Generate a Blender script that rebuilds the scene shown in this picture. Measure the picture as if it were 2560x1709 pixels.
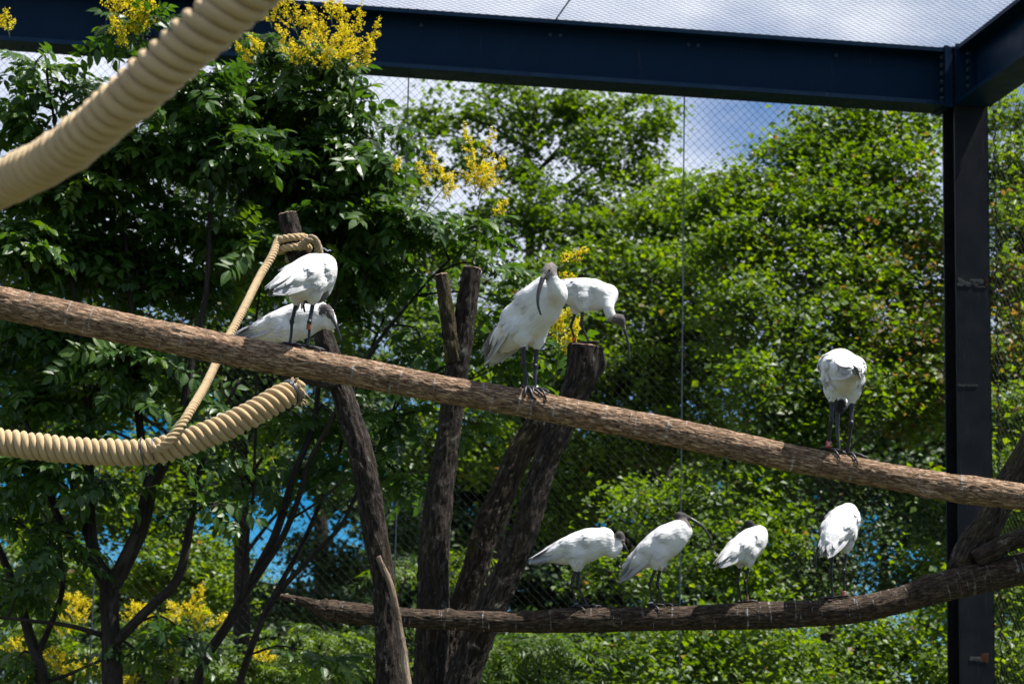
import bpy, math, random
import numpy as np
from mathutils import Vector, Matrix, Euler
random.seed(7); rng = np.random.default_rng(11)
for o in list(bpy.data.objects): bpy.data.objects.remove(o)
scene = bpy.context.scene
COL = scene.collection
# ------------------------------------------------------------------ camera
CAMZ, PITCH, ROLL, FPX = 1.7, math.radians(9.5), 0.0205, 6022.0
cam_d = bpy.data.cameras.new('camera'); cam = bpy.data.objects.new('camera', cam_d); COL.objects.link(cam)
Rm = Matrix.Rotation(math.pi/2+PITCH, 3, 'X') @ Matrix.Rotation(ROLL, 3, 'Z')
cam.matrix_world = Matrix.Translation((0, 0, CAMZ)) @ Rm.to_4x4()
cam_d.sensor_width = 36; cam_d.lens = FPX/2560*36; cam_d.clip_end = 2000; cam_d.clip_start = .05
cam_d.dof.use_dof = True; cam_d.dof.focus_distance = 11.0; cam_d.dof.aperture_fstop = 5.0
scene.camera = cam
RN = np.array(Rm)
# ------------------------------------------------------------------ sun and sky
SUN = Vector((0.47, -0.01, 1.0)).normalized()
sd = bpy.data.lights.new('sun', 'SUN'); sd.energy = 5.0; sd.angle = math.radians(.53); sd.color = (1, .965, .91)
so = bpy.data.objects.new('sun', sd); COL.objects.link(so)
so.rotation_euler = SUN.to_track_quat('Z', 'Y').to_euler(); so.location = (6, -4, 14)
W = bpy.data.worlds.new('World'); scene.world = W; W.use_nodes = True
def build_world():
    nt = W.node_tree; n = nt.nodes; L = nt.links; n.clear()
    out = n.new('ShaderNodeOutputWorld'); bg = n.new('ShaderNodeBackground'); bg.inputs[1].default_value = .05
    sky = n.new('ShaderNodeTexSky'); sky.sky_type = 'NISHITA'; sky.sun_disc = False
    sky.sun_elevation = math.asin(SUN.z); sky.sun_rotation = math.atan2(SUN.x, SUN.y)
    sky.altitude = 2500; sky.air_density = 1.0; sky.dust_density = 0.; sky.ozone_density = 3.
    sat = n.new('ShaderNodeHueSaturation'); sat.inputs['Saturation'].default_value = 1.75
    L.new(sky.outputs[0], sat.inputs['Color'])
    tc = n.new('ShaderNodeTexCoord')
    mp = n.new('ShaderNodeMapping'); mp.inputs['Scale'].default_value = (1, 1, 2.0); mp.inputs['Location'].default_value = (8.8052, 0.4907, 6.531)
    L.new(tc.outputs['Generated'], mp.inputs[0])
    nz = n.new('ShaderNodeTexNoise'); nz.inputs['Scale'].default_value = 2.2; nz.inputs['Detail'].default_value = 7; nz.inputs['Roughness'].default_value = .55
    L.new(mp.outputs[0], nz.inputs['Vector'])
    rmp = n.new('ShaderNodeValToRGB'); rmp.color_ramp.elements[0].position = .43; rmp.color_ramp.elements[1].position = .55
    L.new(nz.outputs['Fac'], rmp.inputs[0])
    nz2 = n.new('ShaderNodeTexNoise'); nz2.inputs['Scale'].default_value = 9; nz2.inputs['Detail'].default_value = 5
    L.new(mp.outputs[0], nz2.inputs['Vector'])
    cr = n.new('ShaderNodeValToRGB'); cr.color_ramp.elements[0].position = .35; cr.color_ramp.elements[1].position = .65
    cr.color_ramp.elements[0].color = (6.6, 7.3, 9.2, 1); cr.color_ramp.elements[1].color = (9.6, 10.1, 11.2, 1)
    L.new(nz2.outputs['Fac'], cr.inputs[0])
    mix = n.new('ShaderNodeMix'); mix.data_type = 'RGBA'
    sx = n.new('ShaderNodeSeparateXYZ'); L.new(tc.outputs['Generated'], sx.inputs[0])
    mr = n.new('ShaderNodeMapRange'); mr.interpolation_type = 'SMOOTHSTEP'; mr.inputs['From Min'].default_value = .11; mr.inputs['From Max'].default_value = .21
    L.new(sx.outputs[2], mr.inputs['Value']); mu = n.new('ShaderNodeMath'); mu.operation = 'MULTIPLY'; L.new(rmp.outputs[0], mu.inputs[0]); L.new(mr.outputs[0], mu.inputs[1])
    L.new(mu.outputs[0], mix.inputs[0]); L.new(sat.outputs[0], mix.inputs[6]); L.new(cr.outputs[0], mix.inputs[7])
    L.new(mix.outputs[2], bg.inputs[0]); L.new(bg.outputs[0], out.inputs[0])
build_world()
scene.view_settings.view_transform = 'Standard'; scene.view_settings.look = 'None'
scene.view_settings.exposure = 1.08; scene.view_settings.gamma = 1
scene.render.engine = 'CYCLES'
# ------------------------------------------------------------------ helpers
def ray(px, py):
    d = RN @ np.array([(px-1280)/FPX, -(py-854.5)/FPX, -1.0]); return d
def P(px, py, Y):
    d = ray(px, py); t = Y/d[1]; return np.array([d[0]*t, Y, CAMZ+d[2]*t])
def Pz(px, py, z):
    d = ray(px, py); t = (z-CAMZ)/d[2]; return np.array([d[0]*t, d[1]*t, z])
def PP(pts): return np.array([P(*p) for p in pts])
def tag(o, label=None, cat=None, group=None, kind=None):
    if label: o['label'] = label
    if cat: o['category'] = cat
    if group: o['group'] = group
    if kind: o['kind'] = kind
    return o
def empty(name, loc, label=None, cat=None, group=None):
    o = bpy.data.objects.new(name, None); COL.objects.link(o); o.location = Vector(loc); o.empty_display_size = .1
    return tag(o, label, cat, group)
def link(name, me, parent=None):
    o = bpy.data.objects.new(name, me); COL.objects.link(o)
    if parent is not None:
        o.parent = parent; o.location = -Vector(parent_world(parent))
    return o
def parent_world(p):
    v = Vector(p.location)
    while p.parent: p = p.parent; v = v+Vector(p.location)
    return v
def fast_mesh(name, V, F, mats, smooth=True, tint=None, bark=None, matidx=None):
    """V (n,3); F (m,k) array or list of such arrays"""
    me = bpy.data.meshes.new(name)
    V = np.asarray(V, dtype=np.float32)
    if not isinstance(F, (list, tuple)): F = [F]
    F = [np.asarray(f, dtype=np.int32) for f in F if len(f)]
    loops = np.concatenate([f.ravel() for f in F]); tot = np.concatenate([np.full(len(f), f.shape[1], dtype=np.int32) for f in F])
    st = np.concatenate([[0], np.cumsum(tot)[:-1]]).astype(np.int32)
    me.vertices.add(len(V)); me.vertices.foreach_set('co', V.ravel())
    me.loops.add(len(loops)); me.loops.foreach_set('vertex_index', loops)
    me.polygons.add(len(tot)); me.polygons.foreach_set('loop_start', st); me.polygons.foreach_set('loop_total', tot)
    me.polygons.foreach_set('use_smooth', np.full(len(tot), bool(smooth)))
    if matidx is not None: me.polygons.foreach_set('material_index', np.asarray(matidx, dtype=np.int32))
    me.update(calc_edges=True)
    if tint is not None:
        tint = np.asarray(tint, dtype=np.float32)
        if tint.ndim == 1: tint = np.stack([tint]*3, 1)
        a = me.attributes.new('tint', 'FLOAT_VECTOR', 'POINT'); a.data.foreach_set('vector', tint.ravel())
    if bark is not None:
        a = me.attributes.new('bark', 'FLOAT_VECTOR', 'POINT'); a.data.foreach_set('vector', np.asarray(bark, dtype=np.float32).ravel())
    for m in (mats if isinstance(mats, (list, tuple)) else [mats]): me.materials.append(m)
    return me
class MB:
    """collects shapes for one mesh"""
    def __init__(s): s.V = []; s.F3 = []; s.F4 = []; s.n = 0; s.T = []; s.B = []
    def add(s, V, F, tint=0., bark=None):
        V = np.asarray(V, float); F = np.asarray(F, int)
        s.V.append(V); (s.F3 if F.shape[1] == 3 else s.F4).append(F+s.n); s.n += len(V)
        t = np.asarray(tint, float)
        if t.ndim == 0: t = np.full((len(V), 3), float(t))
        elif t.ndim == 1: t = np.stack([t]*3, 1)
        s.T.append(t); s.B.append(V*0 if bark is None else bark)
    def add2(s, V, Fl, tint=0., bark=None):
        V = np.asarray(V, float); base = s.n
        s.add(V, Fl[0], tint, bark)
        for f in Fl[1:]:
            f = np.asarray(f, int); (s.F3 if f.shape[1] == 3 else s.F4).append(f+base)
    def box(s, a, b):
        a = np.minimum(a, b); b2 = np.maximum(np.asarray(a), b); x0, y0, z0 = a; x1, y1, z1 = b2
        V = [(x0,y0,z0),(x1,y0,z0),(x1,y1,z0),(x0,y1,z0),(x0,y0,z1),(x1,y0,z1),(x1,y1,z1),(x0,y1,z1)]
        s.add(V, [(0,3,2,1),(4,5,6,7),(0,1,5,4),(1,2,6,5),(2,3,7,6),(3,0,4,7)])
    def mesh(s, name, mats, smooth=True):
        V = np.concatenate(s.V); F = []
        if s.F3: F.append(np.concatenate(s.F3))
        if s.F4: F.append(np.concatenate(s.F4))
        return fast_mesh(name, V, F, mats, smooth, np.concatenate(s.T), np.concatenate(s.B))
    def build(s, name, mats, parent=None, smooth=True):
        return link(name, s.mesh(name, mats, smooth), parent)
_tab = np.random.default_rng(5).random((32, 32, 32))
def vnoise(p):
    p = np.asarray(p, float); i = np.floor(p).astype(int); f = p-i; f = f*f*(3-2*f); r = 0
    for a in (0, 1):
        for b in (0, 1):
            for c in (0, 1):
                w = (f[..., 0] if a else 1-f[..., 0])*(f[..., 1] if b else 1-f[..., 1])*(f[..., 2] if c else 1-f[..., 2])
                r = r+w*_tab[(i[..., 0]+a) & 31, (i[..., 1]+b) & 31, (i[..., 2]+c) & 31]
    return r*2-1
def fbm(p, o=4):
    r = 0; a = .5; p = np.asarray(p, float)
    for k in range(o): r = r+a*vnoise(p+17.3*k); p = p*2.03; a *= .5
    return r
def spline(pts, n):
    """Catmull-Rom through pts (m,k) -> (n,k), even in index-length"""
    p = np.asarray(pts, float)
    if len(p) == 2: t = np.linspace(0, 1, n)[:, None]; return p[0]*(1-t)+p[1]*t
    d = np.concatenate([[0], np.cumsum(np.linalg.norm(np.diff(p[:, :3], axis=0), axis=1))])
    q = np.vstack([2*p[0]-p[1], p, 2*p[-1]-p[-2]]); out = []
    for s in np.linspace(0, d[-1], n):
        i = min(max(np.searchsorted(d, s, side='right')-1, 0), len(p)-2); t = (s-d[i])/(d[i+1]-d[i]+1e-12)
        a, b, c, e = q[i], q[i+1], q[i+2], q[i+3]
        out.append(.5*(2*b+(c-a)*t+(2*a-5*b+4*c-e)*t*t+(3*b-a-3*c+e)*t**3))
    return np.array(out)
def frames(path):
    T = np.gradient(path, axis=0); T /= np.linalg.norm(T, axis=1)[:, None]+1e-12
    up = np.array([0, 0, 1.]) if abs(T[0, 2]) < .9 else np.array([0, 1., 0])
    N = np.zeros_like(path); n = up-T[0]*(up@T[0]); N[0] = n/np.linalg.norm(n)
    for i in range(1, len(path)):
        n = N[i-1]-T[i]*(N[i-1]@T[i]); N[i] = n/(np.linalg.norm(n)+1e-12)
    return T, N, np.cross(T, N)
def tube_arrays(path, rad, nseg=8, cap=True, rough=None, seed=0., capmat=False, stretch=.25):
    path = np.asarray(path, float); n = len(path); rad = np.broadcast_to(np.asarray(rad, float), (n,))
    T, N, B = frames(path); th = np.linspace(0, 2*np.pi, nseg, endpoint=False)
    s = np.concatenate([[0], np.cumsum(np.linalg.norm(np.diff(path, axis=0), axis=1))])
    cs, sn = np.cos(th), np.sin(th)
    bk = np.stack([cs[None]*rad[:, None], sn[None]*rad[:, None], np.repeat(s[:, None]*stretch, nseg, 1)], 2)
    R = np.repeat(rad[:, None], nseg, 1)
    if rough is not None: R = R+rough(bk, s, th, rad)
    V = path[:, None]+(N[:, None]*cs[None, :, None]+B[:, None]*sn[None, :, None])*R[..., None]
    i = np.arange(n-1)[:, None]*nseg; j = np.arange(nseg)[None]; j2 = (j+1) % nseg
    F = np.stack([i+j, i+j2, i+nseg+j2, i+nseg+j], 2).reshape(-1, 4)
    V = V.reshape(-1, 3); bk = bk.reshape(-1, 3)+seed; Fs = [F]
    if cap:
        V = np.vstack([V, path[0], path[-1]]); bk = np.vstack([bk, [[seed, seed, seed]], [[seed, seed, seed+s[-1]*stretch]]])
        a = np.arange(nseg); b = (a+1) % nseg; m = n*nseg
        Fs.append(np.concatenate([np.stack([b, a, a*0+m], 1), np.stack([(n-1)*nseg+a, (n-1)*nseg+b, a*0+m+1], 1)]))
    return V, Fs, bk
def add_tube(mb, path, rad, nseg=6, tint=0., cap=True, seed=0., rough=None, stretch=.25):
    V, F, b = tube_arrays(path, rad, nseg, cap, rough, seed, stretch=stretch); mb.add2(V, F, tint, b)
# ------------------------------------------------------------------ materials
def mat(name):
    m = bpy.data.materials.new(name); m.use_nodes = True; nt = m.node_tree; nt.nodes.clear()
    out = nt.nodes.new('ShaderNodeOutputMaterial'); b = nt.nodes.new('ShaderNodeBsdfPrincipled')
    nt.links.new(b.outputs[0], out.inputs[0]); return m, nt, b, out
def nd(nt, t, **k):
    n = nt.nodes.new(t)
    for a, v in k.items():
        if a.startswith('i_'):
            key = a[2:].replace('_', ' '); n.inputs[key].default_value = v
        else: setattr(n, a, v)
    return n
def ramp(nt, src, stops):
    r = nt.nodes.new('ShaderNodeValToRGB'); e = r.color_ramp.elements
    while len(e) < len(stops): e.new(.5)
    for x, (p, c) in zip(e, stops):
        x.position = p; x.color = (c, c, c, 1) if isinstance(c, (int, float)) else (*c, 1)
    nt.links.new(src, r.inputs[0]); return r.outputs[0]
def mixc(nt, fac, a, b):
    m = nt.nodes.new('ShaderNodeMix'); m.data_type = 'RGBA'
    for s, v in ((0, fac), (6, a), (7, b)):
        if isinstance(v, (int, float)): m.inputs[s].default_value = v
        elif isinstance(v, tuple): m.inputs[s].default_value = (*v, 1)
        else: nt.links.new(v, m.inputs[s])
    return m.outputs[2]
def noise(nt, vec, scale, detail=4, rough=.55, dist=0.):
    n = nd(nt, 'ShaderNodeTexNoise', i_Scale=scale, i_Detail=detail, i_Roughness=rough, i_Distortion=dist)
    if vec is not None: nt.links.new(vec, n.inputs['Vector'])
    return n.outputs['Fac']
def bump(nt, b, h, strength=.5, dist=.01):
    n = nd(nt, 'ShaderNodeBump', i_Strength=strength, i_Distance=dist); nt.links.new(h, n.inputs['Height']); nt.links.new(n.outputs[0], b.inputs['Normal'])
def attr(nt, name): return nd(nt, 'ShaderNodeAttribute', attribute_name=name).outputs['Vector']
def math_n(nt, op, a, b=None):
    n = nd(nt, 'ShaderNodeMath', operation=op)
    for i, v in enumerate((a, b)):
        if v is None: continue
        if isinstance(v, (int, float)): n.inputs[i].default_value = v
        else: nt.links.new(v, n.inputs[i])
    return n.outputs[0]
def scalev(nt, v, s):
    n = nd(nt, 'ShaderNodeMapping'); n.inputs['Scale'].default_value = s; nt.links.new(v, n.inputs[0]); return n.outputs[0]
def bark_mat(name, c0, c1, c2, lichen=None, drop=0., moss=0., fis=34.):
    m, nt, b, out = mat(name); v = attr(nt, 'bark')
    a = noise(nt, v, fis, 6, .62, .4); big = noise(nt, v, 5., 4)
    col = ramp(nt, a, [(.34, c0), (.5, c1), (.68, c2)])
    col = mixc(nt, ramp(nt, big, [(.4, 0.), (.75, .45)]), col, tuple(x*.55 for x in c1))
    fine = noise(nt, v, fis*4, 3)
    ck = math_n(nt, 'ABSOLUTE', math_n(nt, 'SUBTRACT', noise(nt, scalev(nt, v, (1, 1, .8)), fis*.75, 5, .6, .6), .5))
    col = mixc(nt, ramp(nt, ck, [(.0, .75), (.035, 0.)]), col, tuple(x*.25 for x in c0))
    col = mixc(nt, ramp(nt, fine, [(.3, .35), (.6, 0.)]), col, tuple(x*.4 for x in c0))
    if lichen:
        l = noise(nt, scalev(nt, v, (1, 1, 3.2)), 16., 5, .7)
        col = mixc(nt, ramp(nt, l, [(.60, 0.), (.66, .7)]), col, lichen)
    if moss:
        l = noise(nt, scalev(nt, v, (1, 1, 2.5)), 7., 5, .7)
        col = mixc(nt, ramp(nt, l, [(.52, 0.), (.68, moss)]), col, (.07, .055, .012))
    if drop:
        l = noise(nt, scalev(nt, v, (.3, .3, 13.)), 13., 4, .6); g = noise(nt, scalev(nt, v, (1, 1, 4)), 30., 3, .6)
        f = math_n(nt, 'MULTIPLY', ramp(nt, l, [(.60, 0.), (.69, drop)]), ramp(nt, g, [(.42, 0.), (.6, 1.)]))
        col = mixc(nt, f, col, (.62, .63, .62))
    nt.links.new(col, b.inputs['Base Color']); b.inputs['Roughness'].default_value = .85
    b.inputs['Specular IOR Level'].default_value = .25
    h = math_n(nt, 'ADD', math_n(nt, 'ADD', a, math_n(nt, 'MULTIPLY', fine, .35)), ramp(nt, ck, [(.0, 0.), (.07, .6)])); bump(nt, b, h, 1., .009)
    return m
M = {}
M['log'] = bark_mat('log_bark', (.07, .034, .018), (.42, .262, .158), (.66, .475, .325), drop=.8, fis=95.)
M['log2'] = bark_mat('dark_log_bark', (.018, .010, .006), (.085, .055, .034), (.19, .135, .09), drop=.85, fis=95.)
M['trunk'] = bark_mat('stump_bark', (.005, .0035, .003), (.034, .024, .018), (.10, .077, .06), lichen=(.16, .16, .125), moss=.35, fis=62.)
M['mossy'] = bark_mat('mossy_bark', (.006, .004, .003), (.042, .03, .019), (.115, .083, .058), lichen=(.2, .19, .13), moss=.7, fis=62.)
M['stem'] = bark_mat('smooth_stem_bark', (.018, .014, .011), (.036, .029, .023), (.065, .053, .043), fis=20.)
M['stick'] = bark_mat('dead_stick_bark', (.10, .07, .045), (.20, .145, .10), (.30, .23, .17), fis=25.)
def cutwood():
    m, nt, b, o = mat('cut_wood'); v = attr(nt, 'bark')
    w = nd(nt, 'ShaderNodeTexWave', wave_type='RINGS', rings_direction='Z', i_Scale=30., i_Distortion=5., i_Detail=3.); nt.links.new(v, w.inputs[0])
    c = ramp(nt, w.outputs['Fac'], [(0, (.17, .10, .065)), (1, (.36, .235, .165))])
    c = mixc(nt, ramp(nt, noise(nt, v, 30., 4), [(.45, 0.), (.7, .7)]), c, (.10, .07, .05))
    nt.links.new(c, b.inputs[0]); b.inputs['Roughness'].default_value = .8; bump(nt, b, w.outputs['Fac'], .4, .004); return m
M['cut'] = cutwood()
def rope_mat(name, c0, c1):
    m, nt, b, o = mat(name); v = attr(nt, 'bark')
    f = noise(nt, scalev(nt, v, (1, 1, .5)), 260., 3, .6); g = noise(nt, v, 18., 4)
    c = mixc(nt, f, c0, c1); c = mixc(nt, ramp(nt, g, [(.4, 0.), (.75, .45)]), c, tuple(x*.62 for x in c0))
    nt.links.new(c, b.inputs[0]); b.inputs['Roughness'].default_value = .95; b.inputs['Specular IOR Level'].default_value = .1
    b.inputs['Sheen Weight'].default_value = .25; b.inputs['Sheen Roughness'].default_value = .6
    bump(nt, b, noise(nt, scalev(nt, v, (1, 1, .12)), 420., 3, .6), .8, .003); return m
M['rope'] = rope_mat('hemp_rope', (.46, .315, .150), (.63, .465, .26))
M['frayed'] = rope_mat('weathered_rope', (.30, .215, .12), (.46, .34, .20))
def steel_mat(name='sky_tinted_steel', ca=(.0008, .016, .044), cb=(.0015, .020, .052)):  # navy base colour carries the sky reflected in the beam web
    m, nt, b, o = mat(name); tc = nd(nt, 'ShaderNodeTexCoord').outputs['Object']
    n = noise(nt, tc, 6., 5); n2 = noise(nt, scalev(nt, tc, (14, 14, 1.2)), 3., 4)
    c = mixc(nt, ramp(nt, n, [(.4, 0.), (.7, 1.)]), ca, cb)
    c = mixc(nt, ramp(nt, n2, [(.62, 0.), (.75, .35)]), c, (.06, .055, .05))
    nt.links.new(c, b.inputs[0]); nt.links.new(ramp(nt, n, [(.3, .38), (.7, .55)]), b.inputs['Roughness'])
    b.inputs['Specular IOR Level'].default_value = .12; return m
M['steel'] = steel_mat(); M['steel2'] = steel_mat('anthracite_steel', (.009, .010, .013), (.014, .015, .019))  # steel2: neutral grey copy of the same steel for the column
def simple(name, c, rough=.5, metal=0., spec=.5, var=0., sc=40.):
    m, nt, b, o = mat(name)
    if var:
        tc = nd(nt, 'ShaderNodeTexCoord').outputs['Object']; n = noise(nt, tc, sc, 4)
        col = mixc(nt, ramp(nt, n, [(.35, 0.), (.65, 1.)]), tuple(x*(1-var) for x in c), tuple(min(1, x*(1+var)) for x in c)); nt.links.new(col, b.inputs[0])
    else: b.inputs[0].default_value = (*c, 1)
    b.inputs['Roughness'].default_value = rough; b.inputs['Metallic'].default_value = metal; b.inputs['Specular IOR Level'].default_value = spec
    return m
M['bolt'] = simple('bolt_zinc', (.05, .075, .10), .45, .6, var=.3)
M['wire'] = simple('net_wire', (.012, .013, .016), .7, 0., .2)
M['cable'] = simple('steel_cable', (.10, .11, .125), .4, .6, var=.2)
M['scuff'] = simple('dried_dropping', (.10, .097, .09), .9, var=.35, sc=60.)
M['rust'] = simple('rust', (.16, .055, .02), .9, var=.4, sc=60.)
M['ground'] = simple('grassy_earth', (.045, .05, .022), .95, var=.3, sc=.8)
def leaf_mat(name, lo, mid, hi, accent, trans=.35, rough=.42, hue=.482, val=1.9):
    m, nt, b, out = mat(name); v = nd(nt, 'ShaderNodeAttribute', attribute_name='tint')
    sp = nd(nt, 'ShaderNodeSeparateXYZ'); nt.links.new(v.outputs['Vector'], sp.inputs[0])
    c = ramp(nt, sp.outputs[0], [(0, lo), (.5, mid), (1, hi)]); c = mixc(nt, sp.outputs[1], c, accent)
    nt.links.new(c, b.inputs[0]); b.inputs['Roughness'].default_value = rough; b.inputs['Specular IOR Level'].default_value = .45
    tr = nd(nt, 'ShaderNodeBsdfTranslucent'); h = nd(nt, 'ShaderNodeHueSaturation', i_Hue=hue, i_Saturation=1.15, i_Value=val); nt.links.new(c, h.inputs['Color']); nt.links.new(h.outputs[0], tr.inputs[0])
    mx = nd(nt, 'ShaderNodeMixShader'); mx.inputs[0].default_value = trans
    nt.links.new(b.outputs[0], mx.inputs[1]); nt.links.new(tr.outputs[0], mx.inputs[2]); nt.links.new(mx.outputs[0], out.inputs[0]); return m
M['leaf_gold'] = leaf_mat('golden_rain_leaf', (.020, .056, .010), (.044, .10, .016), (.10, .17, .02), (.20, .22, .03), .40, .40)
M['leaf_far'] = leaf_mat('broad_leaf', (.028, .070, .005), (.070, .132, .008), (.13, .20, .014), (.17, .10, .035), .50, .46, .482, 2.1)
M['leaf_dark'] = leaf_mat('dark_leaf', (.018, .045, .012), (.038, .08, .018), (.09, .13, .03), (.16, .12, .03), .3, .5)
M['flower'] = leaf_mat('yellow_flower', (.74, .58, .012), (.84, .71, .02), (.88, .80, .06), (.3, .3, .03), .38, .6, .5, 1.15)
# ================================================================== SETTING
g = MB(); k = 40; xs = np.linspace(-400, 400, k+1)
X, Y_ = np.meshgrid(xs, xs+300, indexing='ij'); Vg = np.stack([X, Y_, np.zeros_like(X)], 2).reshape(-1, 3)
ii = (np.arange(k)[:, None]*(k+1)+np.arange(k)[None]).ravel(); g.add(Vg, np.stack([ii, ii+k+1, ii+k+2, ii+1], 1))
tag(g.build('ground', M['ground']), kind='structure')
# ------------------------------------------------------------------ steel frame
YC = 18.0
c0 = P(2386, 264, YC); ZB = c0[2]                        # underside of the beams
cl = Pz(0, 100, ZB); BX = (c0-cl); BX[2] = 0; BX /= np.linalg.norm(BX)      # along the main beam, to the right
BY = np.array([-BX[1], BX[0], 0.]); UPV = np.array([0, 0, 1.])              # away from the camera
BH, BW, FT, WT = .455, .28, .032, .016
def frame_box(mb, o, a0, a1, b0, b1, z0, z1, ax=None, ay=None):
    ax = BX if ax is None else ax; ay = BY if ay is None else ay
    V = [o+ax*a+ay*b+UPV*z for z in (z0, z1) for a, b in ((a0, b0), (a1, b0), (a1, b1), (a0, b1))]
    mb.add(V, [(0,3,2,1),(4,5,6,7),(0,1,5,4),(1,2,6,5),(2,3,7,6),(3,0,4,7)])
ORG = np.array([c0[0], c0[1], 0.])                       # front left corner of the column
# column: H section, front and rear flange, web between
CW = .272
col_e = empty('steel_column', ORG+BX*CW/2+BY*CW/2, 'dark steel column standing at the corner of the aviary', 'column')
for nm, (a0, a1, b0, b1) in (('flange', (0, CW, 0, .022)), ('flange', (0, CW, CW-.022, CW)), ('web', (CW/2-.008, CW/2+.008, .022, CW-.022))):
    mb = MB(); frame_box(mb, ORG, a0, a1, b0, b1, 0, ZB+BH if nm == 'flange' else ZB+BH-.003); mb.build(nm, M['steel2'], col_e, False)
mb = MB(); frame_box(mb, ORG, -.012, CW+.012, -.012, CW+.012, ZB+BH, ZB+BH+.014); mb.build('cap_plate', M['steel'], col_e, False)
def blob_patch(mb, o, n, u, v, w, h, seed, thr=0., res=64):
    """irregular crust lying on a flat face"""
    hh = min(40, max(4, int(res*h/w)))
    for i in range(res):
        for j in range(hh):
            p = np.array([i/res*7+seed, j/hh*4, seed*3.1])
            e = 1-abs(2*i/res-1)**4*.4-abs(2*j/hh-1)**2*.6
            if fbm(p[None], 3)[0]*1.1+e*.55-.2 < thr: continue
            a = o+u*(i/res*w)+v*(j/hh*h); du = u*(w/res*.55); dv = v*(h/hh*.55)
            mb.add([a-du-dv, a+du-dv, a+du+dv, a-du+dv, a+n*.003], [(0,1,4),(1,2,4),(2,3,4),(3,0,4)])
def face_pt(px, py):                                     # on the column's front face
    d = ray(px, py); t = ((ORG-np.array([0, 0, CAMZ]))@BY)/(d@BY); return np.array([0, 0, CAMZ])+d*t
for (px, py, w, h, sd_, mt, nm) in ((2393, 714, .235, .06, 1.2, 'scuff', 'dropping_stain'), (2464, 716, .016, .07, 5.2, 'rust', 'rust_spot'),
                                    (2452, 1655, .06, .07, 3.3, 'rust', 'rust_spot'), (2425, 1650, .09, .03, 7.3, 'scuff', 'dropping_stain'), (2395, 965, .16, .018, 9.1, 'scuff', 'dropping_stain')):
    mb = MB(); o = face_pt(px, py)-BY*.0015
    blob_patch(mb, o, -BY, BX, UPV, w, h, sd_, .16 if nm != 'rust_spot' else 0., 64 if w > .1 else 18)
    if mb.V: mb.build(nm, M[mt], col_e)
def hexbolt(mb, c, n, r, h):
    n = np.asarray(n, float); t = np.cross(n, UPV); t /= np.linalg.norm(t); b = np.cross(t, n); V = []
    for hh, rr in ((0, r), (h*.75, r), (h, r*.8)):
        V += [c+n*hh+(t*math.cos(q)+b*math.sin(q))*rr for q in np.arange(6)*math.pi/3]
    F = [(6*l+i, 6*l+(i+1) % 6, 6*l+6+(i+1) % 6, 6*l+6+i) for l in (0, 1) for i in range(6)]
    mb.add(V+[c+n*h], F); k0 = mb.n-19; mb.F3.append(np.array([(12+i, 12+(i+1) % 6, 18) for i in range(6)])+k0)
# main beam, I section; web plane runs along BX through the column middle
L0 = -11.0; bo = ORG+BY*CW/2+UPV*ZB
beam = empty('steel_beam', bo+BX*-3.4, 'long dark blue steel I-beam along the rear wall of the aviary', 'beam')
def ibeam(par, o, ax, ay, a0, a1):
    for nm, b0, b1, z0, z1 in (('flange', -BW/2, BW/2, 0, FT), ('flange', -BW/2, BW/2, BH-FT, BH), ('web', -WT/2, WT/2, FT, BH-FT)):
        mb = MB(); frame_box(mb, o, a0, a1, b0, b1, z0, z1, ax, ay); mb.build(nm, M['steel'], par, False)
def plate(par, o, ax, ay, a0, a1, b0, b1, z0, z1, nm='end_plate'):
    mb = MB(); frame_box(mb, o, a0, a1, b0, b1, z0, z1, ax, ay); mb.build(nm, M['steel'], par, False)
ibeam(beam, bo, BX, BY, L0, -.075)
plate(beam, bo, BX, BY, -.074, -.045, -BW/2-.004, BW/2+.004, -.012, BH+.02)
plate(beam, bo, BX, BY, -.043, -.016, -BW/2-.004, BW/2+.004, -.012, BH+.012)
plate(beam, bo, BX, BY, -.015, .02, -BW/2+.02, BW/2-.02, .01, BH-.02, 'stub')
def webx(px, py):
    d = ray(px, py); n = BY; o = bo-BY*WT/2; t = ((o-np.array([0, 0, CAMZ]))@n)/(d@n); return (np.array([0, 0, CAMZ])+d*t-bo)@BX
for px in (265,): plate(beam, bo, BX, BY, webx(px, 60)-.008, webx(px, 60)+.008, -BW/2+.01, BW/2-.01, FT, BH-FT, 'stiffener')
for (px, py) in ((1052, 59), (1375, 85), (1400, 87), (1721, 111), (1745, 114), (2090, 150), (560, 22), (590, 24)):
    a = webx(px, py); mb = MB(); hexbolt(mb, bo+BX*a-BY*WT/2+UPV*(BH-.085), -BY, .016, .012); mb.build('bolt', M['bolt'], beam, False)
for i in range(6):
    z = .06+i*(BH-.12)/5
    mb = MB(); hexbolt(mb, bo+BX*-.074-BY*(BW/2-.055)+UPV*z, -BX, .02, .022); mb.build('bolt', M['bolt'], beam, False)
    mb = MB(); hexbolt(mb, bo+BX*-.016-BY*(BW/2-.035)+UPV*z, BX, .018, .02); mb.build('bolt', M['bolt'], beam, False)
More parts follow.
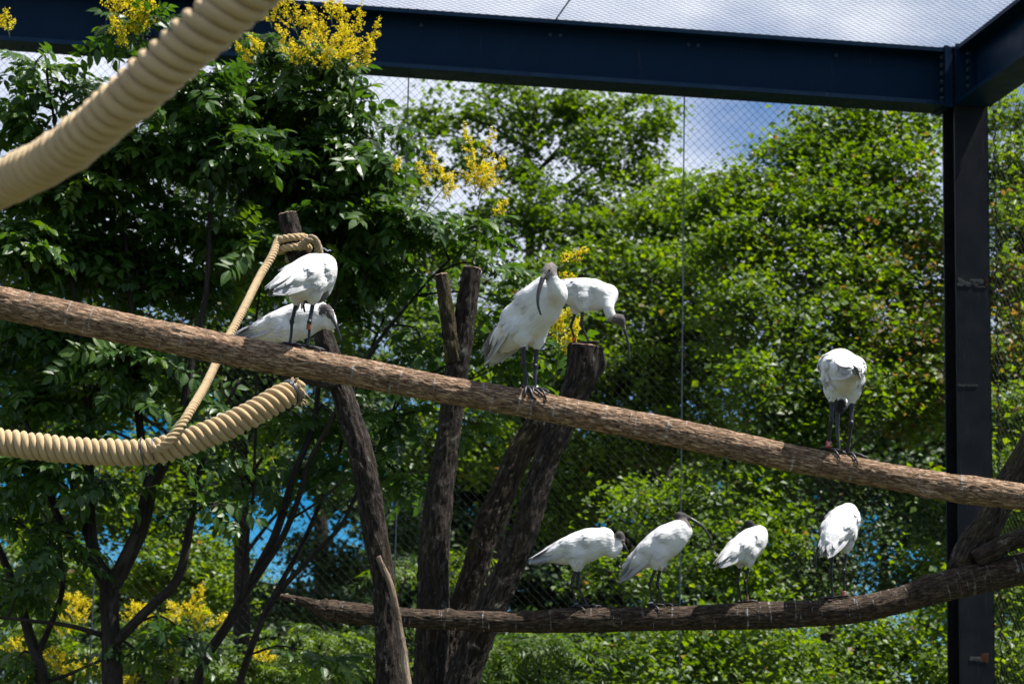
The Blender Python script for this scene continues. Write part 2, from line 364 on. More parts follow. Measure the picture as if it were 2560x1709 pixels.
# right beam, toward the camera
ro = ORG+BX*CW/2+UPV*ZB
rbeam = empty('steel_beam', ro-BY*3, 'dark steel I-beam running forward from the top of the corner column', 'beam')
ibeam(rbeam, ro, -BY, BX, .075, 19.)
plate(rbeam, ro, -BY, BX, .046, .074, -BW/2-.004, BW/2+.004, -.005, BH+.02)
plate(rbeam, ro, -BY, BX, .0, .045, -BW/2+.02, BW/2-.02, .01, BH-.02, 'stub')
for i in range(6):
    z = .06+i*(BH-.12)/5
    mb = MB(); hexbolt(mb, ro-BY*.10-BX*(WT/2+.045)+UPV*z, -BX, .021, .02); mb.build('bolt', M['bolt'], rbeam, False)
plate(rbeam, ro, -BY, BX, .078, .135, -WT/2-.045, -WT/2-.003, FT+.01, BH-FT-.01, 'cleat')
# ------------------------------------------------------------------ nets
def net(name, o, u, v, w, h, cell, r, label, wave=.012, seg=.35):
    """knotted wire net: diamonds cell x cell between o and o+u*w+v*h"""
    mb = MB(); nrm = np.cross(u, v); Vs = []; Fs = []; base = 0
    for s in (1, -1):
        c = -h if s > 0 else 0.
        top = w if s > 0 else w+h
        for c_ in np.arange(c, top, cell):
            # line a = c_ + s*b
            b0, b1 = 0., h
            if s > 0: b0 = max(b0, -c_); b1 = min(b1, w-c_)
            else: b0 = max(b0, c_-w); b1 = min(b1, c_)
            if b1-b0 < cell*.5: continue
            n = max(2, int((b1-b0)/seg)+1); b = np.linspace(b0, b1, n); a = c_+s*b
            q = np.stack([a*1.3, b*1.3, a*0+2.2], 1); q2 = q+9.7
            a2 = a+wave*(vnoise(q)+.6*vnoise(q*2.7)); b2 = b+wave*(vnoise(q2)+.6*vnoise(q2*2.7))
            pts = o+u*a2[:, None]+v*b2[:, None]+nrm*(s*r*.8)
            T = (u*s+v)/math.sqrt(2); S = (u-v*s)/math.sqrt(2)
            ring = np.stack([pts+S*r, pts-S*r*.5+nrm*r*.87, pts-S*r*.5-nrm*r*.87], 1).reshape(-1, 3)
            i = np.arange(n-1)[:, None]*3; j = np.arange(3)[None]; j2 = (j+1) % 3
            Fs.append(np.stack([i+j, i+j2, i+3+j2, i+3+j], 2).reshape(-1, 4)+base); Vs.append(ring); base += len(ring)
    me = fast_mesh(name, np.concatenate(Vs), np.concatenate(Fs), M['wire'], True)
    return tag(link(name, me), label, 'net')
CELL = .066
net('wire_net', ORG+BX*-10.2+BY*(CW/2-.02), BX, UPV, 10.2-.003, ZB-.002, CELL, .0013, 'diamond wire net filling the rear wall below the long beam')
net('wire_net', ORG+BX*(CW+.05)-BY*12, BY, UPV, 12+.1, ZB+.1, CELL, .0013, 'diamond wire net of the side wall beside the corner column', .012)
net('wire_net', ORG+BX*-10.2-BY*11.5+UPV*(ZB+BH+.018), BX, BY, 10.4, 11.6, CELL, .0013, 'diamond wire net stretched overhead as the aviary roof', .010, .8)
def cable(p0, p1, r, label, cat='cable', nm='steel_cable', group=None):
    path = spline([p0, (np.asarray(p0)*.5+np.asarray(p1)*.5), p1], 12); V, F, b = tube_arrays(path, r, 6)
    return tag(link(nm, fast_mesh(nm, V, F, M['cable'])), label, cat, group)
def netpt(px, py, off=0.):
    o = ORG+BY*(CW/2-.04-off); d = ray(px, py); t = ((o-np.array([0, 0, CAMZ]))@BY)/(d@BY); return np.array([0, 0, CAMZ])+d*t
for (px, py), lab in (((1022, 178), 'thin vertical steel cable on the rear net beside the yellow flower stems'),
                      ((1711, 229), 'thin vertical steel cable on the rear net behind the ibis with raised head'),
                      ((300, 118), 'thin vertical steel cable on the rear net behind the forked tree trunk')):
    q = netpt(px, py); cable((q[0], q[1], 0.), (q[0], q[1], ZB+.01), .0055, lab)
q = Pz(1390, 47, ZB+BH+.012); q2 = q-BY*9+BX*.1; cable(q+BY*.25, q2, .006, 'thin steel cable carrying the overhead roof net')
e0 = ORG+BX*(CW+.05)+BY*.0
lace = MB(); path = np.array([e0+BX*.008*math.sin(z*60)+BY*.008*math.cos(z*60)+UPV*z for z in np.arange(0, ZB, .02)])
add_tube(lace, path, .006, 5); tag(lace.build('lacing_wire', M['wire']), 'wavy lacing wire along the column edge of the side net', 'wire')
# ================================================================== LOGS, STUMPS
def log_rough(amp, bumps=(), seed=0., freq=70., lump=.14):
    def f(bk, s, th, rad):
        q = bk.copy(); q *= freq; q += seed
        r = np.abs(vnoise(q))*-1.0+.35+.5*vnoise(q*2.3)+.3*vnoise(q*4.7)
        big = fbm(bk*6+seed*2, 3)
        o = amp*r+rad[:, None]*lump*big
        for (s0, t0, ss, st, a) in bumps:
            dt = (th-t0+np.pi) % (2*np.pi)-np.pi
            o = o+a*np.exp(-((s[:, None]-s0)/ss)**2-(dt[None]/st)**2)
        return o
    return f
class Log:
    def __init__(s, name, pts, mat_, label, cat, amp=.003, nseg=84, step=.010, bumps=(), seed=0., cut=(False, False), parent=None, freq=80., lump=.14):
        """pts (px,py,Y,width_px)"""
        q = np.array([list(P(a, b, c))+[w*.5*c/FPX] for a, b, c, w in pts]); L = np.linalg.norm(np.diff(q[:, :3], axis=0), axis=1).sum()
        sp = spline(q, max(8, int(L/step))); s.path = sp[:, :3]; s.rad = np.maximum(sp[:, 3], .004)
        V, F, b = tube_arrays(s.path, s.rad, nseg, True, log_rough(amp, bumps, seed, freq, lump), seed)
        n = len(s.path)
        if parent is None:
            s.e = empty(name, s.path[0] if s.path[0][2] < s.path[-1][2] else s.path[-1], label, cat); bn = 'bark'
        else: s.e = parent; bn = name
        nq = len(F[0]); caps = F[1]; half = len(caps)//2
        keep = [caps[:half]] if not cut[0] else []; 
        if not cut[1]: keep.append(caps[half:])
        s.o = link(bn, fast_mesh(bn, V, [F[0]]+keep, M[mat_], True, None, b), s.e)
        T, N, B = frames(s.path)
        for end, on in ((0, cut[0]), (1, cut[1])):
            if not on: continue
            i = 0 if end == 0 else n-1; sg = -1 if end == 0 else 1; ring = V[i*nseg:(i+1)*nseg]; c = ring.mean(0); mb = MB(); VV = []
            for k_ in (1.0, .93, .6, .3):
                rr = c+(ring-c)*k_; VV.append(rr+T[i]*sg*(.002 if k_ == 1.0 else .006+.003*vnoise(rr*60)[:, None]))
            VV = np.concatenate(VV+[[c+T[i]*sg*.006]]); FF = []
            for l in range(3):
                a = np.arange(nseg); a2 = (a+1) % nseg; FF.append(np.stack([l*nseg+a, l*nseg+a2, (l+1)*nseg+a2, (l+1)*nseg+a], 1))
            FF = np.concatenate(FF); a = np.arange(nseg); tri = np.stack([3*nseg+a, 3*nseg+(a+1) % nseg, a*0+4*nseg], 1)
            if end == 0: FF = FF[:, ::-1]; tri = tri[:, ::-1]
            d = VV-c; bb = np.stack([d@N[i], d@B[i], d@T[i]], 1)
            mb.add2(VV, [FF, tri], 0., bb); mb.build('cut_face', M['cut'], s.e)
    def top(s, px):
        """crest of the log under image column px"""
        best = None
        for i in range(len(s.path)):
            p = s.path[i]; d = RN.T@(p-np.array([0, 0, CAMZ])); x = 1280+FPX*d[0]/-d[2]
            if best is None or abs(x-px) < best[0]: best = (abs(x-px), i)
        i = best[1]; p = s.path[i].copy(); p[2] += s.rad[i]*.97; return p
YM, YL = 10.2, 13.0
main_log = Log('perch_log', [(-60, 745, YM, 80), (0, 756, YM, 79), (256, 809, YM, 77), (439, 845, YM, 76), (622, 884, YM, 77), (860, 924, YM, 71), (1116, 974, YM, 69), (1330, 1011, YM, 70), (1720, 1087, YM, 71),
    (2010, 1150, YM, 70), (2230, 1191, YM, 64), (2385, 1219, YM, 68), (2440, 1226, YM, 70), (2560, 1243, YM, 63), (2700, 1268, YM, 60)], 'log', 'long brown log sloping across above the sagging rope, carrying three ibises', 'log', .0042,
    bumps=[(1.02, 1.2, .05, .6, .006), (4.2, -2.2, .06, .5, .01), (4.15, 2.6, .035, .5, .02), (4.28, -1.35, .05, .5, -.012), (2.4, 0., .04, .5, .008)], seed=1.3)
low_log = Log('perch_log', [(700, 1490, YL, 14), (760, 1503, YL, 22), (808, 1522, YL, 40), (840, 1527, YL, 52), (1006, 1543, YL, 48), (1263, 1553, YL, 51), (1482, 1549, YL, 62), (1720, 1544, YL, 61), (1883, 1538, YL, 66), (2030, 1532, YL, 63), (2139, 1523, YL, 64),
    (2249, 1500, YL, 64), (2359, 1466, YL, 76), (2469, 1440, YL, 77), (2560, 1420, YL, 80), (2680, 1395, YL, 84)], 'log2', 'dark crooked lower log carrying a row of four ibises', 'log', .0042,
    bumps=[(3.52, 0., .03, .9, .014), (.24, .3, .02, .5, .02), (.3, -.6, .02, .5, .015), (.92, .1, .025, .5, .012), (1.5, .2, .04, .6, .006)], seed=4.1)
YA = 12.3
stA = Log('leaning_stump', [(990, 1990, YA, 74), (975, 1720, YA, 66), (965, 1540, YA, 60), (957, 1432, YA, 59), (936, 1322, YA, 59), (903, 1139, YA, 56), (862, 1000, YA+.05, 54), (822, 880, YA+.1, 52), (785, 780, YA+.12, 52), (757, 690, YA+.15, 51), (738, 620, YA+.15, 52), (718, 536, YA+.15, 47)],
    'trunk', 'leaning cut trunk with a rope knotted round its top', 'stump', .009, 64, .012, seed=7.7, freq=45., lump=.24, cut=(False, True), bumps=[(1.5, .3, .05, .6, .008)])
YB = 13.45
stB = Log('forked_stump', [(1070, 1990, YB, 100), (1076, 1709, YB, 84), (1083, 1505, YB, 76), (1090, 1322, YB, 71), (1113, 1139, YB, 62), (1124, 1060, YB, 59), (1142, 936, YB, 57), (1165, 787, YB, 50), (1181, 672, YB, 44)],
    'trunk', 'upright cut trunk with a shorter mossy stub growing from its side', 'stump', .010, 64, .012, seed=2.9, freq=45., lump=.24, cut=(False, True))
Log('side_stub', [(1136, 905, YB-.02, 42), (1126, 840, YB-.05, 36), (1113, 753, YB-.06, 36), (1104, 688, YB-.06, 34)], 'mossy', '', '', .010, 44, .012, seed=5.5, freq=45., lump=.24, cut=(False, True), parent=stB.e)
YD = 13.3
stD = Log('broad_stump', [(1085, 1900, YD, 100), (1152, 1709, YD, 78), (1200, 1580, YD, 72), (1236, 1500, YD, 72), (1268, 1432, YD, 66), (1312, 1322, YD, 64), (1336, 1240, YD, 62), (1368, 1139, YD, 60), (1398, 1070, YD, 67), (1434, 990, YD, 68), (1457, 925, YD, 80), (1463, 868, YD, 86)],
    'trunk', 'thick leaning cut trunk with an ibis standing on its top', 'stump', .011, 64, .012, seed=9.2, freq=45., lump=.24, cut=(False, True), bumps=[(2.35, -1.2, .05, .5, .03), (2.45, .8, .05, .5, .015)])
YCc = 13.62
stC = Log('mossy_stump', [(1060, 1900, YCc, 90), (1100, 1709, YCc, 80), (1128, 1580, YCc, 76), (1156, 1505, YCc, 60), (1184, 1432, YCc, 62), (1216, 1322, YCc, 66), (1254, 1240, YCc, 62), (1296, 1139, YCc, 58), (1345, 1060, YCc, 62), (1362, 1010, YCc, 60)],
    'mossy', 'moss covered leaning trunk behind the thick cut trunk', 'stump', .011, 64, .012, seed=3.6, freq=45., lump=.24, cut=(False, True), bumps=[(1.25, 2.4, .05, .5, .02)])
stick = Log('dead_stick', [(1040, 1900, YA-.25, 24), (1018, 1703, YA-.2, 21), (1004, 1589, YA-.14, 15), (978, 1468, YA-.1, 16), (946, 1393, YA-.09, 14)], 'stick', 'pale dead stick leaning against the leaning trunk', 'stick', .0015, 14, .02, seed=1.1, cut=(False, True), bumps=[(.72, .5, .02, .8, .006)])
# forked dark trunk at the right
YE = 13.1
stE = Log('dead_tree', [(2395, 1432, YE-.05, 60), (2430, 1370, YE, 78), (2470, 1310, YE, 70), (2515, 1225, YE, 66), (2575, 1120, YE, 64), (2660, 960, YE, 60), (2760, 760, YE, 56), (2860, 500, YE, 50)], 'mossy', 'dark slanting forked tree rising from the lower log in front of the column', 'tree', .006, 40, .016, seed=6.4)
Log('side_limb', [(2440, 1400, YE-.12, 50), (2490, 1372, YE-.15, 46), (2535, 1350, YE-.16, 44), (2600, 1340, YE-.16, 42), (2700, 1345, YE-.16, 40)], 'mossy', '', '', .005, 32, .016, seed=8.4, parent=stE.e)
# hidden stub of the leaning trunk that carries the crouching ibis
Log('side_stub', [(830, 955, YA+.06, 40), (770, 942, 11.7, 38), (730, 934, 11.3, 36), (690, 920, 11.05, 32)], 'trunk', '', '', .004, 24, .02, seed=2.2, cut=(False, True), parent=stA.e)
PERCH2 = (P(738, 918, 11.33))
# ------------------------------------------------------------------ ropes
def laid_rope(name, path, D, mat_, label, turns=None, ns=3, lay=.84, parent=None, group=None, nm_part='strand', hand=1, ell=(.235, .150), rc=.262, npl=26, fuzz=True):
    """ns strands twisted about the path; each strand its own part"""
    L = np.concatenate([[0], np.cumsum(np.linalg.norm(np.diff(path, axis=0), axis=1))]); n = max(20, int(L[-1]/(lay*float(np.mean(D)))*npl)); ss = np.linspace(0, L[-1], n)
    c = np.stack([np.interp(ss, L, path[:, k]) for k in range(3)], 1); Dv = np.broadcast_to(np.asarray(D, float), (len(path),)); Dd = np.interp(ss, L, Dv)
    T, N, B = frames(c); ph = hand*np.concatenate([[0], np.cumsum(np.diff(ss)/(lay*Dd[1:]))])*2*np.pi
    if parent is None: e = empty(name, c[np.argmin(c[:, 2])], label, 'rope', group)
    else: e = parent
    for k in range(ns):
        a = ph+2*np.pi*k/ns; wob = 1+.07*vnoise(np.stack([ss*14, ss*0+k*5.1, ss*0], 1))
        rad = N*np.cos(a)[:, None]+B*np.sin(a)[:, None]; ctr = c+rad*(Dd*rc*wob)[:, None]
        tg = np.gradient(ctr, axis=0); tg /= np.linalg.norm(tg, axis=1)[:, None]; bn = np.cross(tg, rad); bn /= np.linalg.norm(bn, axis=1)[:, None]; r2 = np.cross(bn, tg)
        th = np.linspace(0, 2*np.pi, 14, endpoint=False); fz = 1+.06*vnoise(np.stack([ss*9, ss*0+k*3.7, ss*0+2.], 1))[:, None]+(.02*vnoise(np.stack([np.repeat(ss[:, None], 14, 1)*300, np.repeat(th[None], n, 0)*4, np.full((n, 14), k*3.3)], 2)) if fuzz else 0)
        V = ctr[:, None]+(r2[:, None]*(np.cos(th)[None]*ell[0])[..., None]+bn[:, None]*(np.sin(th)[None]*ell[1])[..., None])*(Dd[:, None]*fz)[..., None]
        i = np.arange(n-1)[:, None]*14; j = np.arange(14)[None]; j2 = (j+1) % 14
        F = np.stack([i+j, i+j2, i+14+j2, i+14+j], 2).reshape(-1, 4); m_ = n*14
        V = np.vstack([V.reshape(-1, 3), ctr[0], ctr[-1]]); q = np.arange(14); cp = np.concatenate([np.stack([(q+1) % 14, q, q*0+m_], 1), np.stack([(n-1)*14+q, (n-1)*14+(q+1) % 14, q*0+m_+1], 1)])
        bk = np.stack([np.repeat(np.cos(th)[None], n, 0)*.05, np.repeat(np.sin(th)[None], n, 0)*.05, np.repeat(ss[:, None], 14, 1)], 2).reshape(-1, 3); bk = np.vstack([bk, bk[:1], bk[-1:]])+k*1.7
        link(nm_part, fast_mesh(nm_part, V, [F, cp], M[mat_], True, None, bk), e)
    return e
p = spline(PP([(-170, 535, 5.75), (0, 461, 5.5), (160, 378, 5.25), (320, 246, 5.05), (480, 104, 4.95), (600, 0, 4.9), (760, -140, 4.85)]), 60)
laid_rope('thick_rope', p, np.linspace(.106, .126, 60), 'rope', 'thick twisted beige rope slanting up in front of the beam and leaves', hand=1)
YR = 10.75
rp = [(-120, 1075, YR), (0, 1103, YR), (150, 1122, YR), (300, 1131, YR), (400, 1124, YR), (500, 1092, YR+.02), (600, 1050, YR+.05), (690, 1000, YR+.1), (752, 968, YR+.16)]
p = spline(PP(rp), 60); Lq = np.linspace(0, 1, 60)
D = np.where(Lq > .93, .128-.5*(Lq-.93), .128)
rope2 = laid_rope('thick_rope', p, D, 'rope', 'thick twisted beige rope sagging below the sloping log', hand=1)
mb = MB(); tip = P(752, 968, YR+.16); tdir = tip-P(700, 994, YR+.11); tdir /= np.linalg.norm(tdir)
side = np.cross(tdir, [0, 1, 0]); side /= np.linalg.norm(side); sd2 = np.cross(tdir, side)
for i in range(110):
    a = random.random()*6.28; r0 = .05*math.sqrt(random.random()); st = tip+(side*math.cos(a)+sd2*math.sin(a))*r0-tdir*.03
    dr = tdir*.6+(side*math.cos(a)+sd2*math.sin(a))*.5+np.array([0, 0, -.5])+np.random.default_rng(i).normal(0, .25, 3); dr /= np.linalg.norm(dr); l = random.uniform(.015, .045)
    add_tube(mb, np.array([st, st+dr*l*.6, st+dr*l+np.array([0, 0, -.008])]), [.0045, .004, .0015], 4)
mb.build('frayed_end', M['frayed'], rope2)
th = np.linspace(0, 2*np.pi*2.2, 40); wp = np.array([tip-tdir*(.045+.012*t/14)+(side*math.cos(t)+sd2*math.sin(t))*.056 for t in th])
mb = MB(); add_tube(mb, wp, .006, 6); mb.build('binding', M['cable'], rope2)
th = np.linspace(0, 2*np.pi*1.6, 30); q0 = P(345, 1130, YR); mb = MB()
add_tube(mb, np.array([q0+np.array([.008*t, math.cos(t)*.066, math.sin(t)*.066]) for t in th]), .004, 5); mb.build('binding', M['cable'], rope2)
# thin rope from the stump top to the thick rope
zA = lambda px, py, dy=0.: P(px, py, YA+.15+dy)
kc = zA(731, 612); kT = (zA(718, 536)-zA(745, 650)); kT /= np.linalg.norm(kT); kN = np.array([0, -1, 0.]); kN -= kT*(kN@kT); kN /= np.linalg.norm(kN); kS = np.cross(kN, kT)
kS = kS if kS[0] > 0 else -kS; R_ = .052+.024
loop = []
for t in np.linspace(0, 2*np.pi*1.85, 60):
    tt = t/(2*np.pi); loop.append(kc+kT*(.036-.050*tt)+(kS*math.cos(math.pi+t)*1.02+kN*math.sin(t))*R_*(1+.05*math.sin(3*t)))
start = [P(384, 1122, YR-.085), P(405, 1118, YR-.10), P(432, 1090, YR-.10), P(470, 1035, YR-.02), P(515, 960, YR+.3), P(560, 865, YR+.7), P(610, 770, YR+1.05), P(650, 690, YA-.15), P(680, 640, YA-.0)]
pth = spline(np.array(start+loop[3:]), 220)
laid_rope('thin_rope', pth, .043, 'rope', 'thin twisted rope slanting from the stump knot down to the sagging rope', ns=3, lay=1.75, ell=(.245, .235), rc=.25)
tail = spline(np.array([loop[-1], zA(772, 598, -.12), zA(790, 606, -.08), zA(800, 640, -.04), zA(802, 690, -.02), zA(798, 760, -.04), zA(800, 810, -.06), zA(812, 880, -.06)]), 60)
laid_rope('thin_rope', tail, .045, 'frayed', 'loose rope end hanging from the stump knot behind the ibises', ns=3, lay=1.75, ell=(.245, .235), rc=.25)
# ================================================================== IBISES
def plumage_mat():
    m, nt, b, o = mat('white_plumage'); v = nd(nt, 'ShaderNodeAttribute', attribute_name='tint'); sp = nd(nt, 'ShaderNodeSeparateXYZ'); nt.links.new(v.outputs['Vector'], sp.inputs[0])
    tc = nd(nt, 'ShaderNodeTexCoord').outputs['Object']; bk = attr(nt, 'bark')
    n1 = noise(nt, tc, 14., 4); n2 = noise(nt, bk, 70., 4, .6)
    c = mixc(nt, ramp(nt, n1, [(.45, 0.), (.75, .5)]), (.68, .68, .675), (.62, .605, .57))
    c = mixc(nt, sp.outputs[1], c, (.20, .205, .235))                 # grey wing tips
    hd = noise(nt, tc, 120., 4, .7)
    k = math_n(nt, 'ADD', sp.outputs[0], math_n(nt, 'MULTIPLY', math_n(nt, 'SUBTRACT', hd, .5), .7))
    skin = ramp(nt, sp.outputs[2], [(0, (.30, .27, .255)), (.5, (.12, .105, .10)), (1, (.018, .016, .018))])
    c = mixc(nt, ramp(nt, k, [(.3, 0.), (.7, 1.)]), c, skin)
    nt.links.new(c, b.inputs[0]); b.inputs['Roughness'].default_value = .75; b.inputs['Specular IOR Level'].default_value = .2
    b.inputs['Subsurface Weight'].default_value = 0.
    bump(nt, b, n2, .8, .008); return m
M['plumage'] = plumage_mat()
M['legskin'] = simple('dark_leg_skin', (.017, .013, .018), .45, spec=.4, var=.4, sc=90.)
M['bill'] = simple('black_bill', (.022, .020, .024), .35, spec=.5, var=.35, sc=60.)
M['eye'] = simple('dark_eye', (.02, .008, .004), .08)
M['band_red'] = simple('red_ring', (.45, .03, .02), .45)
M['band_orange'] = simple('orange_ring', (.62, .09, .015), .45)
M['band_brown'] = simple('worn_brown_ring', (.23, .085, .045), .7, var=.3, sc=200.)
M['band_tan'] = simple('tan_ring', (.22, .12, .06), .7, var=.3, sc=200.)
M['band_white'] = simple('white_ring', (.72, .74, .76), .5)
M['band_blue'] = simple('grey_blue_ring', (.10, .14, .2), .5)
M['ink'] = simple('white_lettering', (.75, .73, .7), .6)
def surface_nets(f, org, h):
    s = f < 0; c = [s[a:s.shape[0]-1+a, b:s.shape[1]-1+b, d:s.shape[2]-1+d] for a in (0, 1) for b in (0, 1) for d in (0, 1)]
    cnt = sum(x.astype(int) for x in c); act = (cnt > 0) & (cnt < 8); idx = np.full(act.shape, -1); I = np.argwhere(act); idx[act] = np.arange(len(I))
    offs = [(a, b, d) for a in (0, 1) for b in (0, 1) for d in (0, 1)]; acc = np.zeros((len(I), 3)); n = np.zeros(len(I))
    val = {o: f[I[:, 0]+o[0], I[:, 1]+o[1], I[:, 2]+o[2]] for o in offs}
    for i, a in enumerate(offs):
        for b in offs[i+1:]:
            if sum(abs(x-y) for x, y in zip(a, b)) != 1: continue
            va, vb = val[a], val[b]; m = (va < 0) != (vb < 0); t = np.where(m, va/(va-vb+1e-20), 0)
            p = np.array(a)+(np.array(b)-np.array(a))*t[:, None]; acc += np.where(m[:, None], p, 0); n += m
    V = org+(I+acc/n[:, None])*h; Q = []
    for ax in range(3):
        sl0 = [slice(None)]*3; sl1 = [slice(None)]*3; sl0[ax] = slice(0, -1); sl1[ax] = slice(1, None)
        a = s[tuple(sl0)]; b = s[tuple(sl1)]; ch = np.argwhere(a != b); o1, o2 = [(1, 2), (2, 0), (0, 1)][ax]
        ok = (ch[:, o1] > 0) & (ch[:, o2] > 0) & (ch[:, o1] < s.shape[o1]-1) & (ch[:, o2] < s.shape[o2]-1); ch = ch[ok]
        e1 = np.zeros(3, int); e1[o1] = 1; e2 = np.zeros(3, int); e2[o2] = 1
        g = lambda d: idx[tuple((ch-d).T)]
        q = np.stack([g(e1+e2), g(e2), g(0*e1), g(e1)], 1); fl = ~a[tuple(ch.T)]; q[fl] = q[fl][:, ::-1]; Q.append(q)
    return V, np.concatenate(Q)
def seg_d(p, a, b, ra, rb, w=None):
    ab = b-a; t = np.clip(((p-a)@ab)/(ab@ab+1e-12), 0, 1); d = np.linalg.norm(p-(a+t[..., None]*ab), axis=-1); return d-(ra+(rb-ra)*t), t
def smin(a, b, k):
    h = np.clip(.5+.5*(b-a)/k, 0, 1); return b*(1-h)+a*h-k*h*(1-h)
def blade(mb, p0, d, nrm, length, width, droop=.1, n=6, g0=0., g1=0., cup=.12, tipf=.75):
    d = d/np.linalg.norm(d); nrm = nrm-d*(nrm@d); nrm /= np.linalg.norm(nrm)+1e-9; sd_ = np.cross(d, nrm); V = []; T = []
    for i in range(n):
        t = i/(n-1); w = width*(math.sin(math.pi*(min(1, .18+t*.72)))**.6 if t < tipf else max(.04, math.sin(math.pi*.72)*(1-((t-tipf)/(1-tipf))**2)))*.5*min(1, .2+t*3.2)
        c = p0+d*length*t-nrm*droop*length*t*t
        V += [c-sd_*w-nrm*cup*w, c, c+sd_*w-nrm*cup*w]; gg = g0+(g1-g0)*t; T += [(0, gg, 0)]*3
    F = []
    for i in range(n-1):
        a = 3*i; F += [(a, a+1, a+4, a+3), (a+1, a+2, a+5, a+4)]
    V = np.array(V); bk = np.stack([V@sd_*6, V@nrm*6, V@d], 1); mb.add(V, F, np.array(T), bk)
def ibis(label, body, yaw, pitch, s, feet, neck, head, bill, skin=.5, dark=1., ring=None, thigh=(.0, .0), Y=None, ht=None, roll=0., tailp=0., grey=.6, seed=0, wide=1., hock=-.03, footyaw=None, neck_r=(.036, .024), dark_from=.45, hip_u=.0, wingdrop=0., legz=None, front=(.165, .026, .047)):
    rg = np.random.default_rng(100+seed)
    C = P(*body); ya, pi_ = math.radians(yaw), math.radians(pitch)
    u = np.array([math.cos(ya)*math.cos(pi_), math.sin(ya)*math.cos(pi_), math.sin(pi_)]); w = np.array([-math.sin(ya), math.cos(ya), 0.]); v = np.cross(u, w)
    Bp = lambda a, b, c: C+s*(u*a+w*b+v*c)
    fw = np.array([math.cos(ya), math.sin(ya), 0.])
    NB = Bp(front[0], 0, front[1]+.004)
    nk = [NB]+[P(*q) for q in neck]; H = P(*head); bl = [P(*q) for q in bill]
    fp = [np.asarray(f, float) for f in feet]
    e = empty('ibis', (fp[0]+fp[1])/2, label, 'bird', 'white ibises perched in the aviary')
    # ---- signed distance
    allp = np.array([Bp(-.26, 0, 0), Bp(.2, 0, 0), Bp(0, .13, 0), Bp(0, -.13, 0), Bp(0, 0, .13), Bp(0, 0, -.24)]+nk+[H, bl[0]]); h = .0058
    lo = allp.min(0)-.06; hi = allp.max(0)+.06; dims = np.ceil((hi-lo)/h).astype(int)+1
    G = lo+np.stack(np.meshgrid(*[np.arange(d)*h for d in dims], indexing='ij'), -1)
    loc = np.stack([(G-C)@u, (G-C)@w, (G-C)@v], -1)/s            # body frame
    pb = loc.copy(); pb[..., 1] /= .86*wide
    nodes = [((-.225, 0, -.012), .02), ((-.16, 0, -.012), .045), ((-.08, 0, -.012), .072), ((0, 0, -.008), .088), ((.07, 0, 0), .089), ((.125, 0, .008), .072), ((front[0], 0, front[1]), front[2])]
    D = None
    for (a, ra), (b, rb) in zip(nodes, nodes[1:]):
        d, _ = seg_d(pb, np.array(a, float), np.array(b, float), ra, rb); D = d if D is None else smin(D, d, .03)
    for sg in (1, -1):                                            # folded wings
        wn = [((.135, sg*.036*wide, .020), .034), ((.06, sg*.044*wide, .018), .050), ((-.05, sg*.042*wide, .012-wingdrop*.4), .047), ((-.15, sg*.032*wide, .0-wingdrop), .029), ((-.225, sg*.018*wide, -.014-wingdrop), .013)]
        pw = loc.copy(); dw = None
        for (a, ra), (b, rb) in zip(wn, wn[1:]):
            d, _ = seg_d(pw, np.array(a, float), np.array(b, float), ra, rb); dw = d if dw is None else smin(dw, d, .02)
        D = smin(D, dw, .012)
    D = D*s
    # feathered thighs
    knees = []
    for i, sg in enumerate((1, -1)):
        f = fp[i]; sgn = 1 if (f-C)@w > 0 else -1
        hip = Bp(-.015+hip_u, sgn*.045, -.045); top = f+np.array([0, 0, 1.])*0; 
        hk = f*.55+hip*.45; hk = hk+fw*hock*s; hk[2] = f[2]+(hip[2]-f[2])*(.42 if legz is None else legz)
        kn = hip+(hk-hip)*(.50); kn = kn+fw*.008*s; knees.append((hip, kn, hk, f))
        d1, _ = seg_d(G, hip, hip+(kn-hip)*.55, .052*s, .034*s); d2, _ = seg_d(G, hip+(kn-hip)*.5, kn, .036*s, .0125*s)
        D = smin(D, smin(d1, d2, .012), .025)
    # neck and head
    path = spline(np.array(nk+[H]), 14); N_ = len(path); dn = None
    for i in range(N_-1):
        ra = neck_r[0]+(neck_r[1]-neck_r[0])*min(1, i/(N_-4)); rb = neck_r[0]+(neck_r[1]-neck_r[0])*min(1, (i+1)/(N_-4))
        d, _ = seg_d(G, path[i], path[i+1], ra*s, rb*s); dn = d if dn is None else smin(dn, d, .008)
    D = smin(D, dn, .03)
    hd = bl[0]-H; hd /= np.linalg.norm(hd)
    d, _ = seg_d(G, H-hd*.010*s, H+hd*.016*s, .0245*s, .0215*s); D = smin(D, d, .010)
    d, _ = seg_d(G, H+hd*.012*s, bl[0]+hd*.012, .020*s, .0095*s); D = smin(D, d, .008)
    D = D+.0022*fbm(G*38+seed*3.3, 2)
    V, F = surface_nets(D, lo, h)
    # tint: r = bare dark skin, g = grey, b = skin darkness
    dd = np.linalg.norm(V[:, None]-path[None], axis=2); k_ = dd.argmin(1); near = dd.min(1) < .05*s
    along = np.where(near, k_/(N_-1), 0.); dh = np.linalg.norm(V-H, axis=1)
    db = np.linalg.norm(V-C, axis=1)/s
    hb = np.clip((along-dark_from)/.25+.0, 0, 1)*near; hb = np.maximum(hb, np.clip((.036*s-np.minimum(dh, np.linalg.norm(V-bl[0], axis=1)+.012*s))/(.014*s)+.2, 0, 1)); hb = hb*dark; hb = np.maximum(hb, np.clip((.03*s-np.linalg.norm(V-bl[0], axis=1))/(.012*s), 0, 1))
    lu = ((V-C)@u)/s; gr = np.clip((-.13-lu)/.10, 0, 1)*.4*grey*(np.abs(((V-C)@w)/s) > .012)
    sk = np.clip(skin+.35*np.clip((along-.7)/.3, 0, 1)-.1, 0, 1)
